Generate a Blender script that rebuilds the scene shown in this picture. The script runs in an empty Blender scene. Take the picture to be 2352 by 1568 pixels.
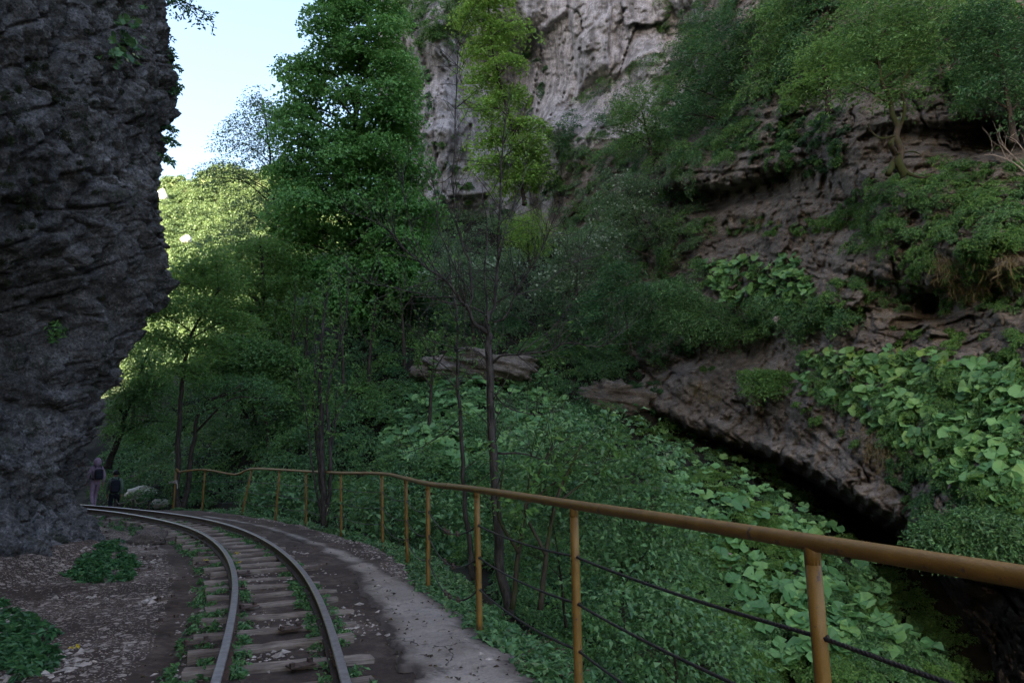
import bpy, math, random
import numpy as np
from mathutils import Vector, Matrix
random.seed(5)
rng = np.random.default_rng(11)
sc = bpy.context.scene
COL = sc.collection
S = 1024 / 2352.0                       # photo notes were taken on a 2352-wide view
FOC, CX, CY = 1024 * 24 / 36, 512.0, 341.0
PITCH = math.atan(116 / FOC)
CAM = np.array([0.0, 0.0, 1.6])

# ------------------------------------------------------------------ helpers
def ray(px, py):
    a = (np.asarray(px, float) - CX) / FOC
    b = (CY - np.asarray(py, float)) / FOC
    return a, math.cos(PITCH) - b * math.sin(PITCH), math.sin(PITCH) + b * math.cos(PITCH)

def at(px, py, Y):
    """World point at distance Y in front of the viewer, seen at photo position px, py."""
    a, dy, dz = ray(px, py)
    t = np.asarray(Y, float) / dy
    return np.stack(np.broadcast_arrays(a * t, Y, CAM[2] + dz * t), -1).astype(float)

def at2(x, y, Y):
    return at(np.asarray(x) * S, np.asarray(y) * S, Y)

def tag(o, label=None, cat=None, group=None, kind=None):
    for k, v in (('label', label), ('category', cat), ('group', group), ('kind', kind)):
        if v: o[k] = v
    return o

def empty(name, loc=(0, 0, 0)):
    o = bpy.data.objects.new(name, None)
    o.location = loc
    COL.objects.link(o)
    return o

def mesh(name, V, F, mat=None, parent=None, smooth=False, mats=None, midx=None, origin=None):
    """One mesh object from numpy vertices and a list of face arrays (each N x k)."""
    V = np.asarray(V, np.float64).reshape(-1, 3)
    if origin is not None: V = V - np.asarray(origin)
    if not isinstance(F, (list, tuple)): F = [F]
    F = [np.asarray(f, np.int32) for f in F if len(f)]
    me = bpy.data.meshes.new(name)
    me.vertices.add(len(V)); me.vertices.foreach_set('co', V.astype(np.float32).ravel())
    loops = np.concatenate([f.ravel() for f in F])
    tot = np.concatenate([np.full(len(f), f.shape[1], np.int32) for f in F])
    start = np.concatenate([[0], np.cumsum(tot)[:-1]]).astype(np.int32)
    me.loops.add(len(loops)); me.loops.foreach_set('vertex_index', loops)
    me.polygons.add(len(tot)); me.polygons.foreach_set('loop_start', start)
    me.polygons.foreach_set('use_smooth', np.full(len(tot), smooth))
    for m in (mats or ([mat] if mat else [])): me.materials.append(m)
    if midx is not None: me.polygons.foreach_set('material_index', np.asarray(midx, np.int32))
    me.update(calc_edges=True); me.validate()
    o = bpy.data.objects.new(name, me)
    if origin is not None: o.location = origin
    COL.objects.link(o)
    if parent is not None:
        o.parent = parent
        if origin is None and parent.type == 'EMPTY':
            o.matrix_parent_inverse = Matrix.Translation(-parent.location)
    return o

class MB:
    """Collects shapes for one mesh."""
    def __init__(self): self.V, self.F, self.n = [], {}, 0
    def add(self, V, F):
        V = np.asarray(V, float); F = np.asarray(F, int)
        self.V.append(V); self.F.setdefault(F.shape[1], []).append(F + self.n); self.n += len(V); return self
    def box(self, c, s, rot=None, jit=0.0, bev=0.12):
        # box with chamfered edges
        c = np.asarray(c, float); h = np.asarray(s, float) / 2; b = min(h) * bev
        pts, idx = [], {}
        for sx in (-1, 1):
            for sy in (-1, 1):
                for sz in (-1, 1):
                    for ax in range(3):
                        p = np.array([sx, sy, sz]) * (h - b); p[ax] = (sx, sy, sz)[ax] * h[ax]
                        idx[(sx, sy, sz, ax)] = len(pts); pts.append(p)
        pts = np.array(pts) + rng.normal(0, 1, (24, 3)) * jit
        if rot is not None: pts = pts @ np.asarray(rot).T
        quads, tris = [], []
        for ax in range(3):
            u, v = [(1, 2), (2, 0), (0, 1)][ax]
            for s_ in (-1, 1):
                k = []
                for (a, b2) in ((-1, -1), (1, -1), (1, 1), (-1, 1)):
                    sg = [0, 0, 0]; sg[ax] = s_; sg[u] = a; sg[v] = b2
                    k.append(idx[(*sg, ax)])
                quads.append(k if s_ > 0 else k[::-1])
        for ax in range(3):          # edges along ax
            u, v = [(1, 2), (2, 0), (0, 1)][ax]
            for a in (-1, 1):
                for b2 in (-1, 1):
                    sg0 = [0, 0, 0]; sg0[ax] = -1; sg0[u] = a; sg0[v] = b2
                    sg1 = list(sg0); sg1[ax] = 1
                    quads.append([idx[(*sg0, u)], idx[(*sg1, u)], idx[(*sg1, v)], idx[(*sg0, v)]])
        for sx in (-1, 1):
            for sy in (-1, 1):
                for sz in (-1, 1): tris.append([idx[(sx, sy, sz, a)] for a in range(3)])
        self.V.append(pts + c)
        self.F.setdefault(4, []).append(np.array(quads) + self.n); self.F.setdefault(3, []).append(np.array(tris) + self.n)
        self.n += 24; return self
    def tube(self, P, R, seg=8, caps=True):
        V, F, C = tube(P, R, seg)
        self.add(V, F)
        if caps:
            self.F.setdefault(seg, []).append(np.array(C) + self.n - len(V))
        return self
    def build(self, name, mat=None, parent=None, smooth=False, **k):
        return mesh(name, np.concatenate(self.V), [np.concatenate(f) for f in self.F.values()], mat, parent, smooth, **k)

def tube(P, R, seg=8):
    P = np.asarray(P, float); n = len(P); R = np.broadcast_to(np.asarray(R, float), (n,))
    T = np.gradient(P, axis=0); T /= np.linalg.norm(T, axis=1, keepdims=True) + 1e-9
    up = np.array([0.0, 0, 1]) if abs(T[0][2]) < .9 else np.array([0.0, 1, 0])
    U = np.cross(T[0], up); U /= np.linalg.norm(U)
    Us = []
    for t in T:
        U = U - t * (U @ t); U /= np.linalg.norm(U) + 1e-9; Us.append(U)
    Us = np.array(Us); Ws = np.cross(T, Us)
    a = np.arange(seg) * 2 * math.pi / seg
    V = P[:, None] + R[:, None, None] * (np.cos(a)[None, :, None] * Us[:, None] + np.sin(a)[None, :, None] * Ws[:, None])
    i = np.arange(n - 1)[:, None] * seg; j = np.arange(seg)[None]; k = (j + 1) % seg
    F = np.stack([i + j, i + k, i + seg + k, i + seg + j], -1).reshape(-1, 4)
    return V.reshape(-1, 3), F, [list(range(seg))[::-1], list(range((n - 1) * seg, n * seg))]

def spline(P, n=8):
    """Catmull-Rom through the points, n steps per span."""
    P = np.asarray(P, float)
    if len(P) < 3: return P[0] + (P[-1] - P[0]) * np.linspace(0, 1, n + 1)[:, None]
    Q = np.vstack([2 * P[0] - P[1], P, 2 * P[-1] - P[-2]]); out = []
    t = np.linspace(0, 1, n, endpoint=False)[:, None]
    for i in range(len(P) - 1):
        a, b, c, d = Q[i:i + 4]
        out.append(.5 * (2 * b + (c - a) * t + (2 * a - 5 * b + 4 * c - d) * t * t + (3 * b - a - 3 * c + d) * t ** 3))
    return np.vstack(out + [P[-1:]])

def resample(P, step):
    L = np.concatenate([[0], np.cumsum(np.linalg.norm(np.diff(P, axis=0), axis=1))])
    s = np.arange(0, L[-1], step)
    return np.stack([np.interp(s, L, P[:, k]) for k in range(P.shape[1])], -1)

def sm(a, b, x):
    t = np.clip((x - a) / (b - a), 0, 1); return t * t * (3 - 2 * t)

_perm = rng.permutation(256); _perm = np.concatenate([_perm, _perm])
_g = rng.normal(size=(256, 3)); _g /= np.linalg.norm(_g, axis=1, keepdims=True)
def pnoise(P):
    P = np.asarray(P, float); I = np.floor(P).astype(np.int64); f = P - I; I &= 255
    u = f * f * f * (f * (f * 6 - 15) + 10); r = 0
    for i in (0, 1):
        wx = u[:, 0] if i else 1 - u[:, 0]; hx = _perm[(I[:, 0] + i) & 255]
        for j in (0, 1):
            wy = u[:, 1] if j else 1 - u[:, 1]; hy = _perm[hx + ((I[:, 1] + j) & 255)]
            for k in (0, 1):
                wz = u[:, 2] if k else 1 - u[:, 2]; h = _perm[hy + ((I[:, 2] + k) & 255)]
                g = _g[h]
                r = r + wx * wy * wz * (g[:, 0] * (f[:, 0] - i) + g[:, 1] * (f[:, 1] - j) + g[:, 2] * (f[:, 2] - k))
    return r * 1.5
def fbm(P, octv=4, gain=.5):
    P = np.asarray(P, float); a, r = 1.0, 0
    for o in range(octv): r = r + a * pnoise(P * 2.0 ** o + 17.3 * o); a *= gain
    return r
def ridged(P, octv=4, gain=.5):
    P = np.asarray(P, float); a, r = 1.0, 0
    for o in range(octv): r = r + a * (1 - 2 * np.abs(pnoise(P * 2.0 ** o + 9.1 * o))); a *= gain
    return r
def billow(P, octv=4, gain=.5):
    P = np.asarray(P, float); a, r = 1.0, 0
    for o in range(octv): r = r + a * (np.abs(pnoise(P * 2.07 ** o + 5.7 * o)) * 2 - .55); a *= gain
    return r
def worley(P):
    P = np.asarray(P, float); I = np.floor(P).astype(np.int64); f1 = np.full(len(P), 9.0); f2 = f1.copy()
    cid = np.zeros(len(P)); fac = np.zeros(len(P))
    for i in (-1, 0, 1):
        for j in (-1, 0, 1):
            for k in (-1, 0, 1):
                c = I + (i, j, k)
                h = _perm[_perm[_perm[c[:, 0] & 255] + (c[:, 1] & 255)] + (c[:, 2] & 255)]
                q = c + .5 + .45 * _g[h]
                d = np.linalg.norm(P - q, axis=1)
                m = d < f1
                f2 = np.where(m, f1, np.minimum(f2, d)); cid = np.where(m, h / 255.0, cid); fac = np.where(m, ((P - q) * _g[(h * 7 + 31) & 255]).sum(1), fac); f1 = np.where(m, d, f1)
    worley.fac = fac
    return f1, f2, cid

class RBF:
    """Linear-kernel scattered interpolation in 2-D (no overshoot)."""
    def __init__(s, X, y):
        s.X = np.asarray(X, float); n = len(s.X); y = np.asarray(y, float)
        A = np.zeros((n + 3, n + 3)); A[:n, :n] = np.linalg.norm(s.X[:, None] - s.X[None], axis=-1)
        A[:n, n] = 1; A[:n, n + 1:] = s.X; A[n, :n] = 1; A[n + 1:, :n] = s.X.T
        s.w = np.linalg.lstsq(A, np.concatenate([y, [0, 0, 0]]), rcond=None)[0]
    def __call__(s, Q):
        Q = np.asarray(Q, float); out = []
        for c in np.array_split(Q, max(1, len(Q) // 20000)):
            out.append(np.linalg.norm(c[:, None] - s.X[None], axis=-1) @ s.w[:-3] + s.w[-3] + c @ s.w[-2:])
        return np.concatenate(out)

def grid_faces(nr, nc):
    i = np.arange(nr - 1)[:, None] * nc + np.arange(nc - 1)[None]
    return np.stack([i, i + 1, i + nc + 1, i + nc], -1).reshape(-1, 4)

def unit(v): return v / (np.linalg.norm(v, axis=-1, keepdims=True) + 1e-9)

# ------------------------------------------------------------------ materials
def newmat(name):
    m = bpy.data.materials.new(name); m.use_nodes = True
    nt = m.node_tree; nt.nodes.clear(); return m, nt, nt.nodes, nt.links
def node(N, t, **k):
    n = N.new(t)
    for a, b in k.items(): setattr(n, a, b)
    return n
def rgb(c): return (c[0], c[1], c[2], 1)
def ramp(N, stops, interp='LINEAR'):
    r = N.new('ShaderNodeValToRGB'); e = r.color_ramp.elements; r.color_ramp.interpolation = interp
    while len(e) < len(stops): e.new(.5)
    for el, (p, c) in zip(e, stops): el.position = p; el.color = rgb(c) if len(c) == 3 else c
    return r
def coords(N, L, scale=(1, 1, 1), rot=(0, 0, 0)):
    t = N.new('ShaderNodeTexCoord'); mp = N.new('ShaderNodeMapping')
    mp.inputs['Scale'].default_value = scale; mp.inputs['Rotation'].default_value = rot
    g = N.new('ShaderNodeNewGeometry'); L.new(g.outputs['Position'], mp.inputs['Vector']); N.remove(t)
    return mp.outputs[0]
def noise(N, L, vec, scale, detail=6, rough=.6, dist=0):
    n = N.new('ShaderNodeTexNoise'); n.inputs['Scale'].default_value = scale; n.inputs['Detail'].default_value = detail
    n.inputs['Roughness'].default_value = rough; n.inputs['Distortion'].default_value = dist
    if vec: L.new(vec, n.inputs['Vector'])
    return n.outputs['Fac']
def mixc(N, L, fac, a, b, mode='MIX'):
    m = N.new('ShaderNodeMix'); m.data_type = 'RGBA'; m.blend_type = mode
    for s_, v in ((0, fac), (6, a), (7, b)):
        if isinstance(v, (int, float)): m.inputs[s_].default_value = v
        elif isinstance(v, tuple): m.inputs[s_].default_value = rgb(v)
        else: L.new(v, m.inputs[s_])
    return m.outputs[2]
def math_(N, L, op, a, b=0.0):
    m = N.new('ShaderNodeMath'); m.operation = op
    for i, v in enumerate((a, b)):
        if isinstance(v, (int, float)): m.inputs[i].default_value = v
        else: L.new(v, m.inputs[i])
    return m.outputs[0]
def finish(N, L, col, rough=.85, bump=None, bstr=.4, bdist=.02, spec=.3, metal=0.0):
    p = N.new('ShaderNodeBsdfPrincipled'); o = N.new('ShaderNodeOutputMaterial')
    if isinstance(col, tuple): p.inputs['Base Color'].default_value = rgb(col)
    else: L.new(col, p.inputs['Base Color'])
    if isinstance(rough, (int, float)): p.inputs['Roughness'].default_value = rough
    else: L.new(rough, p.inputs['Roughness'])
    p.inputs['Specular IOR Level'].default_value = spec; p.inputs['Metallic'].default_value = metal
    if bump is not None:
        b = N.new('ShaderNodeBump'); b.inputs['Strength'].default_value = bstr; b.inputs['Distance'].default_value = bdist
        L.new(bump, b.inputs['Height']); L.new(b.outputs[0], p.inputs['Normal'])
    L.new(p.outputs[0], o.inputs[0]); return p

def leaf_mat(name, cols, trans=.3, tint=None, rough=.45, patch=None):
    """Leaves: each leaf its own shade between the listed colours, thin enough to let some light through."""
    m, nt, N, L = newmat(name)
    g = N.new('ShaderNodeNewGeometry')
    r = ramp(N, [(i / (len(cols) - 1), c) for i, c in enumerate(cols)]); L.new(g.outputs['Random Per Island'], r.inputs[0])
    nz = noise(N, L, coords(N, L), .55, 2)
    col = mixc(N, L, math_(N, L, 'MULTIPLY', nz, .55), r.outputs[0], patch or tuple(.55 * np.array(cols[0])))
    p = N.new('ShaderNodeBsdfPrincipled'); L.new(col, p.inputs['Base Color'])
    p.inputs['Roughness'].default_value = rough; p.inputs['Specular IOR Level'].default_value = .35
    t = N.new('ShaderNodeBsdfTranslucent')
    h = N.new('ShaderNodeHueSaturation'); h.inputs['Value'].default_value = 1.3; h.inputs['Hue'].default_value = .48
    L.new(col, h.inputs['Color']); L.new(h.outputs[0], t.inputs['Color'])
    mx = N.new('ShaderNodeMixShader'); mx.inputs[0].default_value = trans
    o = N.new('ShaderNodeOutputMaterial')
    L.new(p.outputs[0], mx.inputs[1]); L.new(t.outputs[0], mx.inputs[2]); L.new(mx.outputs[0], o.inputs[0])
    return m

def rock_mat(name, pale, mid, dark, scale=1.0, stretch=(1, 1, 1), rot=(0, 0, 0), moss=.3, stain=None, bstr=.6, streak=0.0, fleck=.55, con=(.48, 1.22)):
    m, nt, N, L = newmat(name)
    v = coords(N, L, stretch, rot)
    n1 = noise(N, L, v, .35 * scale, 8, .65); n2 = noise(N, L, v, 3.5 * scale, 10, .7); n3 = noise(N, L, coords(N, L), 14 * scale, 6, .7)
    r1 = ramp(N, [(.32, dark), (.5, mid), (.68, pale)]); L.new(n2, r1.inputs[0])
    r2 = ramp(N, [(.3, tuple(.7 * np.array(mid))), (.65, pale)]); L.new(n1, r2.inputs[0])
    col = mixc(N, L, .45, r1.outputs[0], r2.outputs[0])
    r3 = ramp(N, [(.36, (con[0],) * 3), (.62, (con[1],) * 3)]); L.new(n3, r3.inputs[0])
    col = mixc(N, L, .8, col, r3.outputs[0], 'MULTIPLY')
    if stain:
        ns = noise(N, L, v, .5 * scale, 5, .6, .6); rs = ramp(N, [(.5, (0, 0, 0)), (.68, (1, 1, 1))]); L.new(ns, rs.inputs[0])
        col = mixc(N, L, math_(N, L, 'MULTIPLY', rs.outputs[0], .7), col, stain)
    if streak:
        vs = coords(N, L, (1.4, 1.4, .09)); ns = noise(N, L, vs, 1.1, 7, .65, .3)
        rs = ramp(N, [(.44, (0, 0, 0)), (.62, (1, 1, 1))]); L.new(ns, rs.inputs[0])
        col = mixc(N, L, math_(N, L, 'MULTIPLY', rs.outputs[0], streak), col, tuple(.32 * np.array(mid)))
    if moss:
        nm = noise(N, L, coords(N, L), 1.3 * scale, 7, .7); rm = ramp(N, [(.56, (0, 0, 0)), (.66, (1, 1, 1))]); L.new(nm, rm.inputs[0])
        col = mixc(N, L, math_(N, L, 'MULTIPLY', rm.outputs[0], moss), col, (.028, .036, .014))
    if fleck:
        nf = noise(N, L, coords(N, L), 5.5 * scale, 9, .75); rf = ramp(N, [(.60, (0, 0, 0)), (.68, (1, 1, 1))]); L.new(nf, rf.inputs[0])
        col = mixc(N, L, math_(N, L, 'MULTIPLY', rf.outputs[0], fleck), col, tuple(1.6 * np.array(pale)))
    h = math_(N, L, 'ADD', math_(N, L, 'MULTIPLY', n2, 1.0), math_(N, L, 'MULTIPLY', n3, .35))
    finish(N, L, col, .9, h, bstr, .12, .2); return m

def bark_mat(name, a, b, moss=None):
    m, nt, N, L = newmat(name)
    v = coords(N, L, (1, 1, .22)); n = noise(N, L, v, 22, 6, .65)
    r = ramp(N, [(.35, a), (.65, b)]); L.new(n, r.inputs[0]); col = r.outputs[0]
    if moss:
        nm = noise(N, L, coords(N, L), 2.2, 5); rm = ramp(N, [(.42, (0, 0, 0)), (.58, (1, 1, 1))]); L.new(nm, rm.inputs[0])
        col = mixc(N, L, rm.outputs[0], col, moss)
    finish(N, L, col, .9, n, .7, .02, .15); return m

M = {}
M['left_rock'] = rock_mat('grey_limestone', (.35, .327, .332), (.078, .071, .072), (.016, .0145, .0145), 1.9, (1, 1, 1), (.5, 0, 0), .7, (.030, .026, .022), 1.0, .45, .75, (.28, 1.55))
M['brown_rock'] = rock_mat('brown_limestone', (.33, .285, .248), (.145, .119, .100), (.028, .023, .021), 1.1, (.55, .55, 1.9), (-.3, 0, 0), .30, (.045, .039, .040), 1.0)
M['pale_rock'] = rock_mat('pale_pinkish_limestone', (.56, .515, .525), (.40, .365, .37), (.15, .135, .135), .55, (1, 1, .7), (0, 0, 0), .18, None, .5, .8)
M['white_rock'] = rock_mat('white_limestone', (.75, .70, .62), (.6, .55, .48), (.3, .27, .22), .1, moss=0)
M['boulder'] = rock_mat('boulder_stone', (.24, .19, .17), (.11, .085, .07), (.04, .03, .025), 4)
M['bark'] = bark_mat('dark_bark', (.018, .014, .012), (.075, .058, .048))
M['bark_grey'] = bark_mat('grey_lichen_bark', (.018, .015, .014), (.085, .072, .066))
M['bark_moss'] = bark_mat('mossy_bark', (.03, .022, .016), (.07, .055, .04), (.035, .042, .012))
M['twig_pale'] = bark_mat('pale_dead_wood', (.16, .13, .11), (.32, .27, .23))
M['maple'] = leaf_mat('maple_leaves', [(.095, .235, .066), (.165, .385, .100), (.26, .52, .14)], .35)
M['bright'] = leaf_mat('young_yellow_green_leaves', [(.15, .29, .055), (.25, .44, .085), (.36, .56, .11)], .4)
M['yellowgreen'] = leaf_mat('light_green_leaves', [(.085, .180, .045), (.140, .280, .065), (.22, .38, .09)], .45)
M['shrub'] = leaf_mat('shrub_leaves', [(.048, .122, .046), (.105, .230, .080), (.19, .355, .125)], .28, rough=.4)
M['shrub2'] = leaf_mat('mid_green_leaves', [(.060, .145, .040), (.120, .255, .066), (.20, .37, .095)], .3)
M['dark'] = leaf_mat('dark_green_leaves', [(.030, .088, .035), (.060, .160, .055), (.10, .235, .082)], .25)
M['grey'] = leaf_mat('small_grey_green_leaves', [(.080, .150, .072), (.145, .245, .115), (.22, .34, .17)], .35)
M['butter'] = leaf_mat('butterbur_leaves', [(.075, .19, .065), (.11, .26, .090), (.15, .32, .105), (.21, .40, .13), (.24, .41, .12)], .3, rough=.5, patch=(.07, .17, .06))
M['butter_y'] = leaf_mat('yellowish_butterbur_leaves', [(.09, .18, .05), (.15, .26, .06), (.22, .33, .06)], .3, patch=(.12, .22, .06))
M['white'] = leaf_mat('white_blossom', [(.22, .30, .20), (.32, .40, .28), (.46, .5, .4)], .3, patch=(.2, .3, .18))
M['litter'] = leaf_mat('dead_leaves', [(.035, .022, .014), (.09, .055, .03), (.17, .12, .07)], .1)
M['drygrass'] = leaf_mat('dry_grass', [(.16, .12, .06), (.24, .19, .10), (.12, .13, .05)], .2)
M['hillwood'] = leaf_mat('sunlit_woodland', [(.10, .165, .055), (.15, .225, .075), (.20, .275, .10)], .3)
M['moss'] = leaf_mat('olive_moss', [(.016, .022, .008), (.03, .036, .012), (.045, .05, .018)], .1)
M['yellow_flower'] = leaf_mat('yellow_petals', [(.6, .45, .02), (.7, .55, .03)], .2)

def mk():
    m, nt, N, L = newmat('packed_earth')
    v = coords(N, L); a = noise(N, L, v, .8, 6, .65); b = noise(N, L, v, 9, 8, .7)
    r = ramp(N, [(.3, (.026, .018, .015)), (.5, (.062, .044, .036)), (.7, (.16, .12, .10))])
    L.new(math_(N, L, 'ADD', math_(N, L, 'MULTIPLY', a, .55), math_(N, L, 'MULTIPLY', b, .45)), r.inputs[0])
    vo = N.new('ShaderNodeTexVoronoi'); vo.inputs['Scale'].default_value = 12; L.new(coords(N, L), vo.inputs['Vector'])
    vo2 = N.new('ShaderNodeTexVoronoi'); vo2.inputs['Scale'].default_value = 44; L.new(coords(N, L), vo2.inputs['Vector'])
    chips = []
    for vv, t0 in ((vo, .62), (vo2, .55)):
        sep = N.new('ShaderNodeSeparateColor'); L.new(vv.outputs['Color'], sep.inputs[0])
        patch = noise(N, L, coords(N, L), .62, 6, .62)
        th = math_(N, L, 'ADD', sep.outputs[0], math_(N, L, 'MULTIPLY', patch, 2.3))
        on = math_(N, L, 'GREATER_THAN', th, t0 + 1.12)
        inn = math_(N, L, 'LESS_THAN', vv.outputs['Distance'], .42)
        chips.append(math_(N, L, 'MULTIPLY', on, inn))
    c = math_(N, L, 'MAXIMUM', chips[0], chips[1])
    cn = noise(N, L, coords(N, L), 31, 3); cr = ramp(N, [(.35, (.19, .15, .128)), (.65, (.44, .365, .32))]); L.new(cn, cr.inputs[0])
    at_ = N.new('ShaderNodeAttribute'); at_.attribute_name = 'chips'; c = math_(N, L, 'MULTIPLY', c, math_(N, L, 'GREATER_THAN', math_(N, L, 'ADD', at_.outputs['Fac'], math_(N, L, 'MULTIPLY', a, .5)), .62))
    col = mixc(N, L, math_(N, L, 'MULTIPLY', c, .85), r.outputs[0], cr.outputs[0])
    finish(N, L, col, .95, math_(N, L, 'ADD', b, math_(N, L, 'MULTIPLY', c, .5)), .6, .03, .15); return m
M['earth'] = mk()
def mk():
    m, nt, N, L = newmat('leaf_litter_slope')
    v = coords(N, L); b = noise(N, L, v, 3, 9, .7)
    r = ramp(N, [(.3, (.008, .008, .006)), (.55, (.020, .018, .013)), (.75, (.042, .034, .026))]); L.new(b, r.inputs[0])
    finish(N, L, r.outputs[0], .95, b, .7, .1, .1); return m
M['slope'] = mk()
def mk():
    m, nt, N, L = newmat('worn_concrete')
    v = coords(N, L); a = noise(N, L, v, 1.3, 7, .65); b = noise(N, L, v, 40, 5, .7); d = noise(N, L, v, 4.5, 8, .7, .5)
    r = ramp(N, [(.35, (.215, .176, .153)), (.62, (.34, .285, .252))]); L.new(a, r.inputs[0])
    rb = ramp(N, [(.3, (.6, .6, .6)), (.6, (1.05, 1.03, 1.0))]); L.new(b, rb.inputs[0])
    col = mixc(N, L, .8, r.outputs[0], rb.outputs[0], 'MULTIPLY')
    rd = ramp(N, [(.56, (0, 0, 0)), (.66, (1, 1, 1))]); L.new(d, rd.inputs[0])
    col = mixc(N, L, math_(N, L, 'MULTIPLY', rd.outputs[0], .75), col, (.055, .044, .038))
    vo = N.new('ShaderNodeTexVoronoi'); vo.feature = 'DISTANCE_TO_EDGE'; vo.inputs['Scale'].default_value = .75
    wv = N.new('ShaderNodeVectorMath'); wv.operation = 'ADD'
    nn = N.new('ShaderNodeTexNoise'); nn.inputs['Scale'].default_value = 3.5; nn.inputs['Detail'].default_value = 6
    L.new(coords(N, L), nn.inputs['Vector'])
    sc_ = N.new('ShaderNodeVectorMath'); sc_.operation = 'SCALE'; sc_.inputs['Scale'].default_value = .35; L.new(nn.outputs['Color'], sc_.inputs[0])
    L.new(coords(N, L), wv.inputs[0]); L.new(sc_.outputs[0], wv.inputs[1]); L.new(wv.outputs[0], vo.inputs['Vector'])
    cr = math_(N, L, 'MULTIPLY', math_(N, L, 'LESS_THAN', vo.outputs['Distance'], .005), math_(N, L, 'GREATER_THAN', noise(N, L, coords(N, L), .6, 3), .53))
    col = mixc(N, L, math_(N, L, 'MULTIPLY', cr, .85), col, (.03, .025, .022))
    at_ = N.new('ShaderNodeAttribute'); at_.attribute_name = 'edge'
    ed = ramp(N, [(.30, (1, 1, 1)), (.62, (0, 0, 0))]); L.new(math_(N, L, 'ADD', at_.outputs['Fac'], math_(N, L, 'MULTIPLY', d, .45)), ed.inputs[0])
    col = mixc(N, L, math_(N, L, 'MULTIPLY', ed.outputs[0], .92), col, (.062, .046, .038))
    finish(N, L, col, .9, math_(N, L, 'SUBTRACT', b, math_(N, L, 'MULTIPLY', cr, 2.0)), .35, .01, .25); return m
M['concrete'] = mk()
def mk():
    m, nt, N, L = newmat('weathered_sleeper_wood')
    v = coords(N, L, (1, 1, 1)); g = N.new('ShaderNodeTexCoord'); mp = N.new('ShaderNodeMapping'); mp.inputs['Scale'].default_value = (1.5, 26, 26)
    L.new(g.outputs['Object'], mp.inputs['Vector']); n = noise(N, L, mp.outputs[0], 2.2, 8, .65, .4); a = noise(N, L, v, 3, 4)
    r = ramp(N, [(.3, (.070, .054, .045)), (.55, (.25, .20, .17)), (.75, (.40, .335, .29))]); L.new(n, r.inputs[0])
    ra = ramp(N, [(.35, (.55, .5, .48)), (.65, (1.1, 1.08, 1.05))]); L.new(a, ra.inputs[0])
    col = mixc(N, L, .9, r.outputs[0], ra.outputs[0], 'MULTIPLY')
    finish(N, L, col, .85, n, .8, .015, .2); return m
M['sleeper'] = mk()
def metal(name, a, b, sc_, rough, met, bump=.15):
    m, nt, N, L = newmat(name); v = coords(N, L); n = noise(N, L, v, sc_, 7, .65)
    r = ramp(N, [(.35, a), (.65, b)]); L.new(n, r.inputs[0]); finish(N, L, r.outputs[0], rough, n, bump, .004, .4, met); return m
M['rail_top'] = metal('polished_rail_steel', (.20, .175, .18), (.33, .30, .31), 14, .42, .55)
M['rail_rust'] = metal('rusty_rail_side', (.022, .012, .010), (.075, .038, .028), 18, .8, .1, .4)
M['iron'] = metal('rusty_iron', (.035, .022, .018), (.11, .07, .055), 30, .75, .3, .4)
M['cable'] = metal('dark_steel_cable', (.016, .015, .017), (.055, .05, .052), 180, .5, .6, .8)
def mk():
    m, nt, N, L = newmat('ochre_paint'); v = coords(N, L)
    n = noise(N, L, v, 7, 6, .6); f = noise(N, L, v, 130, 3, .6); c = noise(N, L, v, 16, 6, .7)
    r = ramp(N, [(.3, (.140, .075, .014)), (.7, (.212, .117, .025))]); L.new(n, r.inputs[0])
    rc = ramp(N, [(.615, (0, 0, 0)), (.635, (1, 1, 1))]); L.new(c, rc.inputs[0])
    g = N.new('ShaderNodeNewGeometry'); sp = N.new('ShaderNodeSeparateXYZ'); L.new(g.outputs['Normal'], sp.inputs[0])
    col = mixc(N, L, math_(N, L, 'MULTIPLY', rc.outputs[0], .8), r.outputs[0], (.055, .04, .045))
    finish(N, L, col, .52, math_(N, L, 'ADD', f, n), .4, .004, .4); return m
M['paint'] = mk()
def plain(name, c, rough=.8, var=.35, sc_=20):
    m, nt, N, L = newmat(name); n = noise(N, L, coords(N, L), sc_, 5)
    r = ramp(N, [(.3, tuple((1 - var) * np.array(c))), (.7, tuple((1 + var) * np.array(c)))]); L.new(n, r.inputs[0])
    finish(N, L, r.outputs[0], rough, n, .3, .01, .2); return m
M['stone_chip'] = plain('limestone_chips', (.34, .28, .245), .9, .6, 9)
M['hill_ground'] = plain('hill_ground', (.10, .12, .05), .95, .4, .2)
M['water'] = plain('river_water', (.20, .19, .17), .15, .3, 2)

# ------------------------------------------------------------------ world, sun, camera
sc.render.engine = 'CYCLES'
sc.cycles.max_bounces = 6; sc.cycles.diffuse_bounces = 4; sc.cycles.glossy_bounces = 2; sc.cycles.transmission_bounces = 4
sc.cycles.use_denoising = True; sc.cycles.caustics_reflective = False; sc.cycles.caustics_refractive = False
sc.view_settings.view_transform = 'Standard'; sc.view_settings.look = 'None'
sc.view_settings.exposure = EXPOSURE = 2.4
sc.view_settings.gamma = 1.0
SUN_DIR = unit(np.array([-.62, -.66, .35]))                 # towards the sun: behind the left-hand cliff
w = bpy.data.worlds.new('World'); sc.world = w; w.use_nodes = True
wn = w.node_tree.nodes; wl = w.node_tree.links
sky = wn.new('ShaderNodeTexSky'); sky.sky_type = 'NISHITA'; sky.sun_disc = False
sky.sun_elevation = math.asin(SUN_DIR[2]); sky.sun_rotation = math.atan2(SUN_DIR[0], SUN_DIR[1])
sky.air_density = 1.0; sky.dust_density = 4.0; sky.ozone_density = 0.6
wl.new(sky.outputs[0], wn['Background'].inputs[0]); wn['Background'].inputs[1].default_value = .15
sl = bpy.data.lights.new('sun', 'SUN'); sl.energy = 4.5; sl.angle = math.radians(.5); sl.color = (1, .93, .82)
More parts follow.
